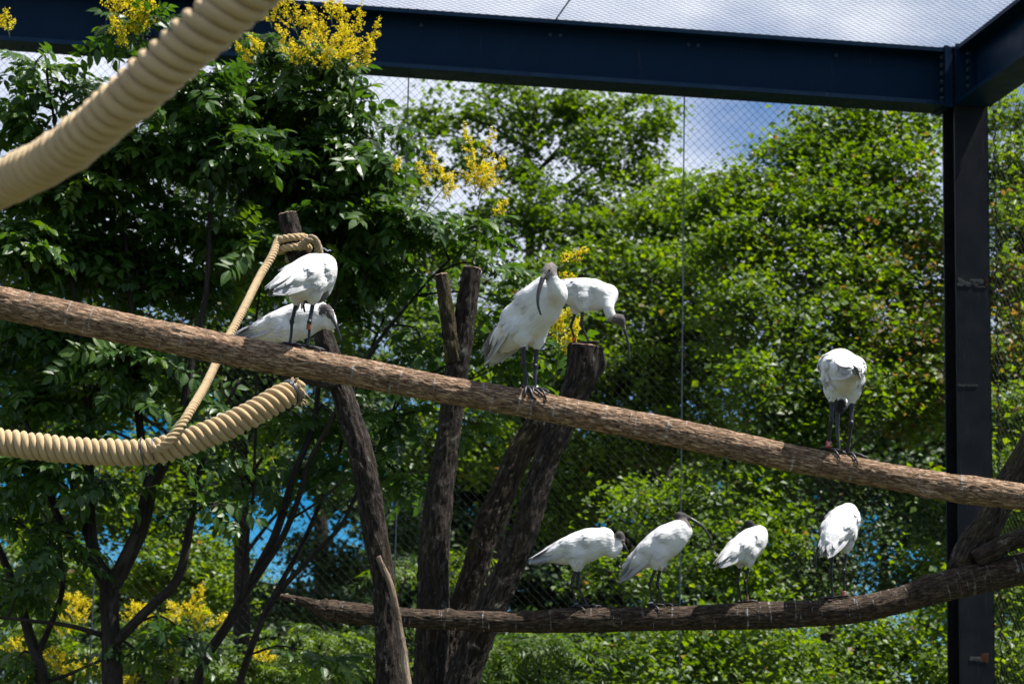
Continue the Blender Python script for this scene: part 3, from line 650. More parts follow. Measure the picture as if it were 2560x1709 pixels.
    T = np.stack([hb, gr, sk*np.ones(len(V))], 1); bk = np.stack([(V-C)@u*.25, (V-C)@w, (V-C)@v], 1)
    mb = MB(); mb.add(V, F, T, bk); nF = len(F)
    nplum = len(F)
    # ---- legs and toes, same mesh
    lm = MB()
    for i, (hip, kn, hk, f) in enumerate(knees):
        a = spline(np.array([kn+(hip-kn)*.25, kn, hk]), 8); add_tube(lm, a, np.linspace(.0105, .0085, 8)*s, 8)
        a = spline(np.array([hk+(kn-hk)*.12, hk, hk*.5+f*.5+fw*.004, f+np.array([0, 0, .012])]), 14); r = np.full(14, .0066); r[:4] = [.009, .0118, .0112, .0078]; r[-2:] = [.0078, .0086]; add_tube(lm, a, r*s, 8)
        fy = math.radians((yaw if footyaw is None else footyaw)); 
        for ta, ln in ((0, .085), (34, .072), (-34, .072), (180, .038)):
            q = fy+math.radians(ta+rg.uniform(-6, 6)); dr = np.array([math.cos(q), math.sin(q), 0.]); pts = []
            for t in np.linspace(0, 1, 7):
                pt = f+dr*ln*s*t; pt = ground_on(f, pt, ht); pt[2] += .0075*s+.006*s*math.sin(t*math.pi)-.002*t; pts.append(pt)
            pts[0] = f+np.array([0, 0, .012]); add_tube(lm, np.array(pts), np.array([.0072, .0062, .0066, .0054, .0056, .0044, .002])*s, 6)
    lV = np.concatenate(lm.V); lF = np.concatenate(lm.F4); lT = np.concatenate(lm.F3) if lm.F3 else None
    V2 = np.vstack([V, lV]); Fq = np.vstack([F, lF+len(V)]); Fl = [Fq]+([lT+len(V)] if lT is not None else [])
    mi = np.concatenate([np.zeros(len(F)), np.ones(len(lF)), np.ones(len(lT) if lT is not None else 0)])
    link('body', fast_mesh('body', V2, Fl, [M['plumage'], M['legskin']], True, np.vstack([T, np.zeros((len(lV), 3))]), np.vstack([bk, lV]), mi), e)
    # ---- bill, eyes
    bp = spline(np.array([bl[0]-hd*.02]+bl), 20); t = np.linspace(0, 1, 20); mb = MB(); add_tube(mb, bp, (.0100*(1-t)**.8*.75+.0034)*s, 10); mb.build('bill', M['bill'], e)
    bd = (bl[-1]-bl[0]); bd /= np.linalg.norm(bd); es = np.cross(hd, np.cross(bd+np.array([0, 0, .001]), hd)); es = np.cross(hd, bd)
    if np.linalg.norm(es) < .1: es = np.cross(hd, [0, 0, 1.])
    es /= np.linalg.norm(es); eu = np.cross(es, hd); eu = eu if eu@(-bd) > 0 else -eu
    for sg in (1, -1):
        c = H+hd*.02*s+es*sg*.0195*s+eu*.005*s; mb = MB(); V_ = []; nn = 8
        for a in range(nn+1):
            for b in range(nn): V_.append(c+0.0055*s*np.array([math.sin(math.pi*a/nn)*math.cos(2*math.pi*b/nn), math.sin(math.pi*a/nn)*math.sin(2*math.pi*b/nn), math.cos(math.pi*a/nn)]))
        F_ = [(a*nn+b, a*nn+(b+1) % nn, (a+1)*nn+(b+1) % nn, (a+1)*nn+b) for a in range(nn) for b in range(nn)]; mb.add(V_, F_); mb.build('eye', M['eye'], e)
    # ---- wing and tail feathers
    for sg in (1, -1):
        mb = MB()
        for i in range(9):
            q = i/8; p0 = Bp(-.04-.075*q, sg*(.070-.036*q)*wide, .050-.075*(1-q)-wingdrop*.6+rg.normal(0, .002)); tip_ = Bp(-.285-.02*(1-q)+rg.normal(0, .005), sg*(.028-.016*q)*wide+rg.normal(0, .003), -.005-.036*(1-q)-wingdrop-tailp*.6)
            dvec = tip_-p0; nr = w*sg*(1.1-.9*q)+v*(.35+.8*q); blade(mb, p0+nr/np.linalg.norm(nr)*.002, dvec, nr, np.linalg.norm(dvec), .042*s, .05, 7, .0, grey*(1.-.45*q)+rg.uniform(-.1, .1))
        for i in range(5):                                         # loose tertial plumes
            p0 = Bp(-.11+rg.uniform(-.03, .03), sg*rg.uniform(.01, .05), .045); tip_ = Bp(-.27+rg.uniform(-.03, .03), sg*rg.uniform(.01, .05)*wide, -.005-wingdrop*.7+rg.uniform(-.015, .01)-tailp*.5)
            blade(mb, p0, tip_-p0, v+w*sg*.3, np.linalg.norm(tip_-p0), .032*s, .03, 7, .02, grey*rg.uniform(.2, .7))
        mb.build('wing', M['plumage'], e)
    mb = MB()
    for i in range(7):
        q = (i-3)/3; p0 = Bp(-.13, q*.02, -.012); tip_ = Bp(-.275+.015*abs(q), q*.04, -.045-tailp); blade(mb, p0, tip_-p0, v-abs(q)*.1*w, np.linalg.norm(tip_-p0), .04*s, .06, 6, 0, .08)
    mb.build('tail', M['plumage'], e)
    # ---- small body feathers
    nv = np.zeros_like(V); fn = np.cross(V[F[:, 2]]-V[F[:, 0]], V[F[:, 3]]-V[F[:, 1]])
    for k2 in range(4): np.add.at(nv, F[:, k2], fn)
    nv /= np.linalg.norm(nv, axis=1)[:, None]+1e-12
    cand = np.where((hb < .05) & (lu > -.2) & (lu < .12) & (((V-C)@v)/s > -.075))[0]; mb = MB()
    for i in rg.choice(cand, 420, replace=False):
        n_ = nv[i]; d = -u-.25*np.array([0, 0, 1.])+rg.normal(0, .12, 3); d = d-n_*(d@n_); 
        if np.linalg.norm(d) < .3: continue
        d /= np.linalg.norm(d); ln = rg.uniform(.040, .066)*s; blade(mb, V[i]-n_*.001, d+n_*.07, n_, ln, rg.uniform(.022, .034)*s, ln/(.19*s)*.9, 5, gr[i], gr[i]+rg.uniform(0, .12)*grey, .25)
    for i in range(10):                                             # ragged thigh fringe
        hip, kn, hk, f = knees[i % 2]; p0 = hip+(kn-hip)*rg.uniform(.3, .55)+rg.normal(0, .012, 3); blade(mb, p0, (kn-hip)+rg.normal(0, .02, 3), rg.normal(0, 1, 3), rg.uniform(.04, .055)*s, .022*s, .02, 5, 0, 0)
    tag(mb.build('feathers', M['plumage'], e), kind='stuff')
    # ---- leg rings
    for r_ in (ring or []):
        li, tpos, mt, hgt, marks = r_; hip, kn, hk, f = knees[li]; a = f+np.array([0, 0, .012]); c = a+(hk-a)*tpos; dr = (hk-a)/np.linalg.norm(hk-a); mb = MB(); R0 = .0125*s
        t1 = np.cross(dr, [0, 1, 0]); t1 /= np.linalg.norm(t1); t2 = np.cross(dr, t1); V_ = []; nn = 18
        for z, rr in ((-hgt/2, R0*.8), (-hgt/2, R0), (hgt/2, R0), (hgt/2, R0*.8)): V_ += [c+dr*z+(t1*math.cos(q)+t2*math.sin(q))*rr for q in np.arange(nn)*2*math.pi/nn]
        mb.add(V_, [(l*nn+b, l*nn+(b+1) % nn, ((l+1) % 4)*nn+(b+1) % nn, ((l+1) % 4)*nn+b) for l in range(4) for b in range(nn)]); ro_ = mb.build('leg_ring', M[mt], e, False)
        if marks:
            mm = MB()
            cv = np.array([0, -1., 0]); 
            for (x0, y0, x1, y1) in marks:                          # strokes on the camera-side half, x across, y up, -1..1
                pts = []
                for t in np.linspace(0, 1, 4):
                    x = x0+(x1-x0)*t; y = y0+(y1-y0)*t; q = math.asin(max(-1, min(1, x*.92))); nrm = t1*math.sin(q)*(1 if t1[0] > 0 else -1)+cv*math.cos(q); pts.append(c+dr*y*hgt*.42+nrm*(R0+.0003))
                add_tube(mm, np.array(pts), .0012, 4)
            mm.build('lettering', M['ink'], ro_)
    return e
def ground_on(f, pt, ht):
    q = pt.copy()
    if ht is None: q[2] = f[2]; return q
    L = ht; i = np.argmin(np.linalg.norm(L.path-pt, axis=1)); T = L.path[min(i+1, len(L.path)-1)]-L.path[max(i-1, 0)]; T /= np.linalg.norm(T); d = pt-L.path[i]; d = d-T*(d@T); r = L.rad[i]; y = d[1]
    c = L.path[i]+T*((pt-L.path[i])@T)
    q[2] = c[2]+(math.sqrt(max(r*r-y*y, 0)) if abs(y) < r*.98 else .15*r); q[1] = c[1]+max(-r*.98, min(r*.98, y)); return q
def on(L, px, dy=0.):
    p = L.top(px); p[1] += dy; return p
Y1 = YM
XS = ((-.7, -.8, -.2, 0), (-.2, 0, -.7, .8), (.7, -.8, .2, 0), (.2, 0, .7, .8), (0, -1, 0, 1))
ibis('white ibis on the sloping log with its rear turned and a worn brown leg ring', (766, 690, Y1), 60, 18, .95, [on(main_log, 722, .012), on(main_log, 768, -.012)],
     [(815, 712, Y1+.13), (800, 742, Y1+.10)], (772, 745, Y1+.05), [(760, 744, Y1+.035), (756, 752, Y1+.03), (762, 780, Y1+.02)], .6, 1., [(1, .80, 'band_brown', .021, None)], ht=main_log, seed=1, grey=.75, tailp=.0, footyaw=10, hock=-.01, wide=1.1)
ibis('white ibis crouching behind the sloping log beside the leaning stump, head tucked to its breast', (722, 806, 11.33), -6, 11, .93, [PERCH2+np.array([.012, .02, 0]), PERCH2+np.array([-.012, -.02, 0])],
     [(826, 812, 11.3), (828, 795, 11.28)], (819, 775, 11.27), [(826, 786, 11.25), (842, 818, 11.24), (854, 853, 11.24)], .5, .9, None, seed=2, grey=.9, dark_from=.8, neck_r=(.038, .022), wide=.95)
ibis('large white ibis on the sloping log facing forward with its grey head turned down', (1325, 785, YM), -46, 29, 1.09, [on(main_log, 1316, -.012), on(main_log, 1336, .018)],
     [(1387, 730, YM-.18), (1382, 702, YM-.2)], (1373, 675, YM-.2), [(1359, 690, YM-.225), (1347, 728, YM-.25), (1345, 760, YM-.26), (1352, 787, YM-.26)], .12, .75, None, ht=main_log, seed=3, grey=.45, footyaw=-60, hip_u=-.02, dark_from=.6, neck_r=(.038, .0225), hock=.0, wide=.94, front=(.15, -.012, .044))
fD = P(1463, 868, YD)
ibis('white ibis with an orange ring bending down on top of the thick cut trunk', (1457, 731, YD), 18, -8, .95, [np.array(P(1437, 862, YD+.03)), np.array(P(1472, 860, YD-.04))],
     [(1521, 768, YD-.02), (1530, 793, YD-.02)], (1552, 799, YD-.02), [(1560, 820, YD-.02), (1570, 855, YD-.02), (1575, 902, YD-.02)], .45, .95, [(0, .2, 'band_orange', .022, None)], seed=4, grey=.15, dark_from=.62, footyaw=0, neck_r=(.042, .026))
ibis('white ibis on the lower log reaching forward to peck at its neighbour', (1446, 1366, YL), -4, 12, .93, [on(low_log, 1441, -.01), on(low_log, 1468, .012)],
     [(1528, 1380, YL), (1546, 1366, YL)], (1551, 1341, YL), [(1556, 1354, YL), (1563, 1366, YL-.01), (1571, 1380, YL-.01)], .5, .95, [(0, .12, 'band_blue', .007, None)], ht=low_log, seed=5, grey=.85, dark_from=.8, neck_r=(.038, .022))
ibis('white ibis on the lower log with raised dark head and long curved bill in profile', (1645, 1364, YL), -8, 30, .93, [on(low_log, 1628, -.015), on(low_log, 1661, .012)],
     [(1716, 1330, YL), (1708, 1306, YL)], (1701, 1290, YL), [(1722, 1294, YL), (1752, 1312, YL), (1771, 1335, YL), (1782, 1363, YL)], .62, 1., [(0, .1, 'band_white', .007, None)], ht=low_log, seed=6, grey=.9, dark_from=.35, wingdrop=.02, tailp=.02)
ibis('small black headed white ibis with a tan leg ring on the lower log', (1862, 1364, YL), 40, 24, .82, [on(low_log, 1854, .014), on(low_log, 1867, -.012)],
     [(1886, 1335, YL+.11), (1882, 1322, YL+.10)], (1872, 1309, YL+.09), [(1862, 1314, YL+.12), (1850, 1335, YL+.17), (1846, 1360, YL+.2)], .95, 1., [(1, .1, 'band_tan', .026, None)], ht=low_log, seed=7, grey=.6, dark_from=.2, wide=1.1, footyaw=20)
ibis('white ibis on the lower log with a red lettered ring, rear turned and head lowered', (2100, 1315, YL), 62, 24, .97, [on(low_log, 2084, .014), on(low_log, 2109, -.012)],
     [(2105, 1325, YL+.17), (2082, 1340, YL+.16)], (2062, 1346, YL+.13), [(2048, 1362, YL+.11), (2039, 1390, YL+.10), (2039, 1418, YL+.10)], .9, 1., [(1, .12, 'band_red', .026, ((-.7, .3, -.3, -.3), (-.3, -.3, 0, .3), (0, .3, .3, -.3), (.3, -.3, .7, .3), (-.8, .8, .8, .8), (-.8, -.8, .8, -.8)))], ht=low_log, seed=8, grey=.55, wide=1.08, footyaw=150, tailp=.03, wingdrop=.015)
ibis('white ibis on the sloping log seen squarely from behind, bill hanging between its legs', (2106, 925, YM), 93, 8, .99, [on(main_log, 2067, .0), on(main_log, 2121, .0)],
     [(2108, 975, YM+.17), (2108, 1005, YM+.12)], (2100, 1018, YM+.08), [(2094, 1032, YM+.05), (2094, 1080, YM+.04), (2099, 1136, YM+.03)], .9, 1., [(0, .17, 'band_red', .026, XS)], ht=main_log, seed=9, grey=.1, wide=1.0, dark_from=.75, footyaw=-20, tailp=-.03)
# ================================================================== VEGETATION
DG, DF = 15., 2.0
def unit(v): return v/(np.linalg.norm(v, axis=-1, keepdims=True)+1e-9)
def leaf_proto(r, n_pairs=5, L=.27, ll=.078, lw=.036, fold=.25, low=False):
    """pinnate leaf: rachis along +X, leaflets to both sides, upper face +Z"""
    V = []; F = []; xs = np.linspace(.22, .95, n_pairs); items = [(1.0, 0, 0.)]
    for i, x in enumerate(xs):
        for sg in (1, -1): items.append((x+r.uniform(-.025, .025), sg, r.uniform(.75, 1.1)))
    arc = lambda x: np.array([L*x, 0, -.10*L*x*x+.02*L*math.sin(x*5)])
    for (x, sg, _) in items:
        p = arc(x); ang = 0 if sg == 0 else sg*math.radians(r.uniform(52, 74)); s = (1.05 if sg == 0 else (1-.35*abs(x-.55)))*r.uniform(.85, 1.15); l = ll*s; w = lw*s*r.uniform(.85, 1.1)
        dz = r.uniform(-.55, .10); d = np.array([math.cos(ang)*math.cos(dz), math.sin(ang)*math.cos(dz), math.sin(dz)]); roll = r.uniform(-.5, .5)
        sd_ = unit(np.cross([0, 0, 1.], d)); up = np.cross(d, sd_); sd2 = sd_*math.cos(roll)+up*math.sin(roll); up2 = np.cross(d, sd2); b = len(V)
        prof = [(.0, .0), (.16, .62), (.38, 1.0), (.62, .80), (.82, .45), (1., .0)] if not low else [(0, 0), (.42, 1.), (1, 0)]
        V += [p+d*l*.03]
        for t, q in prof[1:-1]:
            c = p+d*l*(t+.03)-up2*l*.14*t*t; V += [c+sd2*w*.5*q*(1+r.uniform(-.1, .1))+up2*fold*w*.5*q, c-sd2*w*.5*q*(1+r.uniform(-.1, .1))+up2*fold*w*.5*q, c]
        V += [p+d*l*1.03-up2*l*.16]; tip = len(V)-1
        F += [(b, b+3, b+1), (b, b+2, b+3)]
        for k_ in range(len(prof)-3):
            a = b+1+3*k_; F += [(a, a+2, a+5), (a, a+5, a+3), (a+2, a+1, a+4), (a+2, a+4, a+5)]
        a = b+1+3*(len(prof)-3); F += [(a, a+2, tip), (a+2, a+1, tip)]
    rach = np.array([arc(t) for t in np.linspace(-.12, 1, 6)]); tv, tf, _ = tube_arrays(rach, np.linspace(.0022, .001, 6), 3, False); o = len(V)
    V = np.vstack([np.array(V), tv]); q = tf[0]+o; tri = np.concatenate([q[:, :3], q[:, [0, 2, 3]]]); return V, np.vstack([np.array(F), tri])
rl = np.random.default_rng(3)
PROTO = [leaf_proto(rl, n, L, .092, .050) for n, L in ((5, .27), (4, .24), (6, .31), (5, .29), (4, .22), (6, .33), (3, .18), (5, .25))]
PROTO_N = [leaf_proto(rl, n, L, .085, .026, low=True) for n, L in ((8, .36), (9, .42), (7, .33), (8, .38))]
PROTO_L = [leaf_proto(rl, n, L, .092, .048, low=True) for n, L in ((5, .27), (4, .24), (6, .31), (5, .29))]
def basis(d, up):
    d = unit(d); s = unit(np.cross(up, d)); n = np.cross(d, s); return np.stack([d, s, n], -1)     # columns X,Y,Z
def leaf_objects(tree, proto, mat_, pos, B, scl, tint, n_obj, keyed):
    """n_obj nearest leaves as single parts, the others joined"""
    order = np.argsort(keyed); single = order[:n_obj]; rest = order[n_obj:]; meshes = {}
    tv = np.round(tint*2).astype(int)
    inv = Vector(tree.location)
    for i in single:
        k_ = (i % len(proto), int(tv[i, 0]), int(tint[i, 1] > .5))
        if k_ not in meshes:
            V, F = proto[k_[0]]; meshes[k_] = fast_mesh('leaf', V, F, M[mat_], False, np.tile([[k_[1]/2*.8+.1, float(k_[2]), 0]], (len(V), 1)))
        o = bpy.data.objects.new('leaf', meshes[k_]); COL.objects.link(o); o.parent = tree
        m = Matrix((B[i]*scl[i]).tolist()).to_4x4(); m.translation = Vector(pos[i])-inv; o.matrix_local = m
    Vs = []; Fs = []; Ts = []; n = 0
    for i in rest:
        V, F = proto[i % len(proto)]; Vs.append((V*scl[i])@B[i].T+pos[i]); Fs.append(F+n); n += len(V); Ts.append(np.tile([[tint[i, 0], tint[i, 1], 0]], (len(V), 1)))
    if Vs: tag(link('crown', fast_mesh('crown', np.concatenate(Vs), np.concatenate(Fs), M[mat_], False, np.concatenate(Ts)), tree), kind='stuff')
def pinnate_tree(name, label, stems, blobs, n_obj, seed, proto=None, mat_='leaf_gold', cat='tree', base=None, sc=1., per=7, group=None, bias=.0, bark='stem'):
    r = np.random.default_rng(seed); proto = proto or PROTO
    tree = empty(name, base, label, cat, group); tb = MB(); nodes = []
    for st in stems:
        q = np.array([list(P(a, b, c))+[w_*.5*c/FPX] for a, b, c, w_ in st]); sp = spline(q, max(10, len(st)*9)); wob = .012*np.stack([vnoise(sp[:, :3]*4+seed+k*7) for k in range(3)], 1)
        add_tube(tb, sp[:, :3]+wob, np.maximum(sp[:, 3], .003), 10, seed=seed*.7, rough=lambda bk, s, th, rad: rad[:, None]*.10*fbm(bk*20, 2)); nodes.append(sp[:, :3]+wob)
    nodes = np.concatenate(nodes); pos = []; D = []; sc_l = []; tint = []; tw = MB()
    for (bx, by, rx, ry, Y, dy, dens) in blobs:
        c = P(bx, by, Y); k_ = Y/FPX; R_ = np.array([rx*k_, dy, ry*k_]); bt = r.uniform(-.18, .18)
        cand = nodes[nodes[:, 2] < c[2]+.1] if (nodes[:, 2] < c[2]+.1).any() else nodes
        nb = cand[np.linalg.norm((cand-c)*np.array([1, .6, .8]), axis=1).argmin()]
        mid = (nb+c)/2+np.array([0, 0, .06])+r.normal(0, .04, 3); limb = spline(np.array([nb, mid, c]), 8); add_tube(tw, limb, np.linspace(.009, .004, 8), 5)
        nt_ = max(2, int(dens*(rx*ry)*k_*k_*dy*95/per*3.2*DG/(sc*sc)))
        for t in range(nt_):
            d = unit(r.normal(0, 1, 3)); d[2] = abs(d[2])*.8-.25; d = unit(d); e_ = c+d*R_*r.uniform(.55, 1.05)**1; s0 = limb[r.integers(4, 8)]; m_ = (s0+e_)/2+r.normal(0, .03, 3)+np.array([0, 0, .03]); tp = spline(np.array([s0, m_, e_]), per+2); add_tube(tw, tp[::2], np.linspace(.0045, .0018, len(tp[::2])), 4)
            td = np.gradient(tp, axis=0)
            for j in range(2, per+2):
                az = r.uniform(0, 6.28); side = unit(np.array([math.cos(az), math.sin(az), r.uniform(-.35, .45)])); dd = unit(unit(td[j])*.45+side); dd[2] -= r.uniform(0, .45); pos.append(tp[j]+r.normal(0, .012, 3)); D.append(unit(dd)); sc_l.append(sc*r.uniform(.6, 1.12)); tint.append((np.clip(.42+bt+bias+r.normal(0, .2), 0, 1), 1. if r.random() < .0 else 0.))
    pos = np.array(pos); D = np.array(D); up = unit(np.array([.25, -.25, 1.])+r.normal(0, .38, (len(D), 3))); B = np.stack([basis(D[i], up[i]) for i in range(len(D))])
    tb.build('trunk', M[bark], tree); tag(tw.build('twigs', M[bark], tree), kind='stuff')
    leaf_objects(tree, proto, mat_, pos, B, np.array(sc_l), np.array(tint), n_obj, pos[:, 1]+r.uniform(0, .5, len(pos))); return tree, len(pos)
def panicle(tree, tipp, basep, Y, seed, w=30, dense=1., thick=.5):
    w = w*1.9
    """upright spray of small yellow flowers"""
    r = np.random.default_rng(seed); a = P(*basep, Y); b = P(*tipp, Y+r.uniform(-.1, .1)); ax = b-a; L = np.linalg.norm(ax); ax = ax/L; mb = MB(); mid = (a+b)/2+r.normal(0, .01, 3); st = spline(np.array([a, mid, b]), 12); V = []; F = []; T = []
    def flowers(p0, p1, n):
        for i in range(n):
            t = r.random(); c = p0+(p1-p0)*t+r.normal(0, .007, 3); s = r.uniform(.004, .0078); tt = np.clip(r.normal(.5, .28), 0, 1)
            for k_ in range(2):
                d1 = unit(r.normal(0, 1, 3)); d2 = unit(np.cross(d1, r.normal(0, 1, 3))); o = len(V); V.extend([c+d1*s, c+d2*s*.8, c-d1*s, c-d2*s*.8]); F.append((o, o+1, o+2, o+3)); T.extend([(tt, 0, 0)]*4)
    nb = int(13*L/.25)+4; k_ = Y/FPX; stems = MB(); add_tube(stems, st, np.linspace(.003, .0012, 12), 4)
    for i in range(nb):
        t = .12+.82*i/nb; p = st[min(11, int(t*11))]; az = r.uniform(0, 6.28); side = np.cross(ax, [math.cos(az), math.sin(az), .3]); side = unit(side); l = w*k_*(1.05-t)*r.uniform(.6, 1.2)+.015; q = p+unit(side*.9+ax*.75)*l; add_tube(stems, np.array([p, (p+q)/2+ax*.006, q]), [.0014, .0011, .0007], 3); flowers(p+(q-p)*.25, q, int(dense*(6+l*150)))
    flowers(st[8], st[-1], int(22*dense)); o = link('flower_panicle', fast_mesh('flower_panicle', np.array(V), np.array(F), M['flower'], False, np.array(T)), tree); stems.build('flower_stalk', M['stalk'], o)
M['stalk'] = simple('green_stalk', (.12, .16, .03), .6)
Y0 = 14.6
def bl(*rows): return [(x, y, rx, ry, Y0+d, dy, k) for (x, y, rx, ry, d, dy, k) in rows]
G1, nG1 = pinnate_tree('golden_rain_tree', 'forked leafy golden rain tree with yellow flowers behind the sagging rope', [
    [(285, 2100, Y0, 62), (280, 1709, Y0, 54), (275, 1542, Y0, 46), (271, 1461, Y0, 48), (235, 1395, Y0, 38), (228, 1285, Y0, 26), (223, 1139, Y0, 22), (215, 950, Y0, 18), (180, 700, Y0, 14), (150, 420, Y0, 10), (120, 200, Y0, 6)],
    [(271, 1475, Y0, 44), (300, 1430, Y0-.02, 44), (345, 1330, Y0-.05, 42), (375, 1225, Y0-.05, 40), (415, 1145, Y0-.1, 30), (450, 1060, Y0-.1, 24), (480, 900, Y0-.1, 20), (520, 700, Y0, 15), (520, 400, Y0, 10), (470, 150, Y0, 6)],
    [(372, 1230, Y0-.03, 30), (357, 1139, Y0, 22), (340, 1000, Y0, 20), (330, 800, Y0+.1, 14), (300, 500, Y0+.1, 9)],
    [(288, 1605, Y0-.02, 26), (384, 1509, Y0-.05, 25), (447, 1432, Y0-.05, 24), (476, 1290, Y0-.05, 20), (505, 1157, Y0, 16), (545, 1050, Y0, 11), (600, 950, Y0, 8)],
    [(222, 1400, Y0, 24), (154, 1307, Y0, 20), (110, 1200, Y0, 14), (60, 1050, Y0, 10)],
    [(230, 1370, Y0+.05, 16), (183, 1230, Y0+.1, 12), (160, 1100, Y0+.1, 9)],
    [(255, 1586, Y0, 14), (160, 1562, Y0-.1, 11), (60, 1550, Y0-.2, 9), (-20, 1542, Y0-.2, 8)]],
    bl((60, 190, 110, 60, 0, .3, .55), (170, 250, 110, 60, .2, .3, .6), (60, 300, 100, 70, 0, .35, .7), (330, 90, 70, 80, -.2, .25, .9), (480, 240, 120, 80, .1, .4, 1.1), (350, 380, 150, 90, .1, .5, 1.1), (560, 380, 130, 90, .1, .5, 1.2),
       (150, 480, 170, 100, .1, .5, 1.2), (400, 560, 90, 90, .3, .4, .7), (60, 640, 130, 110, -.1, .5, 1.1), (240, 660, 160, 110, .4, .5, 1.2), (430, 720, 120, 90, .4, .4, .8), (560, 620, 90, 110, .2, .4, 1.0), (100, 850, 130, 80, .2, .4, 1.0), (290, 900, 120, 70, -.2, .35, 1.1),
       (330, 990, 130, 60, .0, .35, .9), (80, 1010, 110, 80, .1, .35, .8), (180, 1090, 100, 60, -.3, .25, .6), (60, 1190, 80, 80, 0, .3, .8), (470, 1010, 70, 60, .1, .25, .5), (60, 1330, 80, 60, 0, .3, .7), (40, 1440, 60, 60, -.1, .25, .6), (590, 1150, 60, 50, .1, .2, .4), (350, 1640, 90, 50, .2, .3, .5), (480, 1600, 70, 50, .2, .25, .4), (430, 1120, 60, 50, -.2, .2, .6), (150, 1180, 70, 60, -.3, .2, .6), (520, 1290, 50, 50, -.1, .2, .4), (250, 1230, 40, 50, -.2, .15, .4), (120, 1380, 60, 40, -.2, .2, .5)),
    300, 21, base=P(285, 2100, Y0)*np.array([1, 1, 0]), sc=1.05)
Y0 = 15.3
G2, nG2 = pinnate_tree('golden_rain_tree', 'many stemmed golden rain tree with tall yellow sprays behind the cut trunks', [
    [(470, 2000, Y0, 31.2), (494, 1709, Y0, 28.1), (571, 1553, Y0, 25.0), (677, 1359, Y0, 21.8), (732, 1194, Y0, 18.7), (770, 1100, Y0, 15.6), (800, 950, Y0, 12.5), (840, 700, Y0, 9.4), (850, 400, Y0, 6.2), (840, 150, Y0, 3.9)],
    [(590, 1520, Y0+.02, 18.7), (690, 1370, Y0-.05, 17.2), (745, 1250, Y0-.05, 15.6), (785, 1130, Y0-.1, 13.3), (900, 930, Y0-.1, 10.9), (985, 800, Y0, 8.6), (1080, 690, Y0, 6.2), (1180, 600, Y0, 3.9)],
    [(540, 1900, Y0+.1, 23.4), (620, 1640, Y0+.1, 18.7), (688, 1498, Y0+.1, 15.6), (770, 1400, Y0+.1, 13.3), (860, 1300, Y0+.1, 10.9), (930, 1150, Y0+.1, 7.8), (1000, 980, Y0+.1, 5.5)],
    [(660, 1540, Y0+.2, 14.0), (760, 1350, Y0+.25, 12.5), (830, 1180, Y0+.3, 9.4), (900, 950, Y0+.3, 7.8), (965, 780, Y0+.3, 6.2), (1005, 680, Y0+.3, 4.7), (1040, 560, Y0+.3, 3.1)],
    [(720, 1300, Y0-.1, 7.0), (800, 1250, Y0-.2, 6.2), (880, 1190, Y0-.2, 4.7)],
    [(600, 1500, Y0-.15, 11.7), (625, 1300, Y0-.2, 9.4), (640, 1100, Y0-.2, 7.8), (640, 800, Y0-.1, 6.2), (700, 500, Y0, 4.7)]],
    bl((640, 150, 90, 60, 0, .3, .9), (760, 170, 110, 60, 0, .35, .9), (880, 180, 50, 60, 0, .25, .7), (660, 260, 110, 70, .1, .4, 1.1), (820, 290, 110, 80, 0, .4, 1.1), (930, 340, 60, 50, 0, .25, .7), (720, 400, 130, 90, .1, .5, 1.2), (880, 440, 110, 90, 0, .45, 1.2),
       (640, 500, 90, 80, .2, .4, 1.), (820, 560, 110, 80, 0, .45, 1.2), (980, 560, 110, 70, -.1, .4, 1.1), (1090, 590, 90, 50, -.2, .3, .9), (1190, 580, 50, 40, -.2, .2, .6), (880, 680, 90, 80, .1, .4, 1.), (1000, 700, 70, 70, .1, .35, .7), (1230, 690, 60, 40, -.3, .2, .6), (1250, 760, 60, 60, -.2, .2, .6), (900, 810, 70, 60, .2, .3, .8), (1060, 860, 60, 60, .2, .25, .6),
       (1290, 850, 80, 60, -.3, .25, .7), (1390, 870, 70, 50, -.3, .25, .7), (1240, 920, 60, 40, -.2, .2, .6), (960, 950, 80, 70, 0, .3, .7), (1010, 1050, 70, 70, -.1, .25, .8), (1190, 1060, 40, 50, -.2, .15, .5), (930, 1150, 60, 50, 0, .2, .6), (800, 1060, 80, 60, .2, .3, .6), (700, 1050, 80, 60, .2, .3, .6), (610, 1230, 60, 60, 0, .25, .5), (780, 1190, 60, 50, .3, .25, .4), (1010, 1210, 50, 40, .1, .2, .4), (790, 1670, 70, 40, -.2, .2, .4), (650, 700, 80, 80, .5, .3, .8)),
    300, 22, base=P(470, 2000, Y0)*np.array([1, 1, 0]), sc=1.05)
Y0 = 14.9
G3, nG3 = pinnate_tree('golden_rain_tree', 'slim leaning golden rain sapling at the rim of the thicket', [
    [(130, 2000, Y0, 40), (107, 1709, Y0, 32), (73, 1578, Y0, 27), (29, 1450, Y0, 22), (-30, 1300, Y0, 16), (-80, 1100, Y0, 12)],
    [(95, 1640, Y0, 16), (140, 1534, Y0-.05, 14), (158, 1460, Y0-.08, 14), (150, 1380, Y0-.08, 13), (144, 1300, Y0-.05, 12), (120, 1180, Y0, 9)],
    [(120, 1700, Y0, 10), (180, 1680, Y0-.1, 9), (255, 1650, Y0-.1, 7)]],
    bl((-40, 1150, 80, 80, 0, .3, .7), (40, 1500, 60, 40, -.1, .2, .4), (110, 1250, 50, 60, 0, .2, .5), (40, 1660, 60, 50, 0, .25, .5), (-40, 900, 90, 100, .2, .3, .8)), 60, 23, base=P(130, 2000, Y0)*np.array([1, 1, 0]), sc=1.05)
sd0 = 500
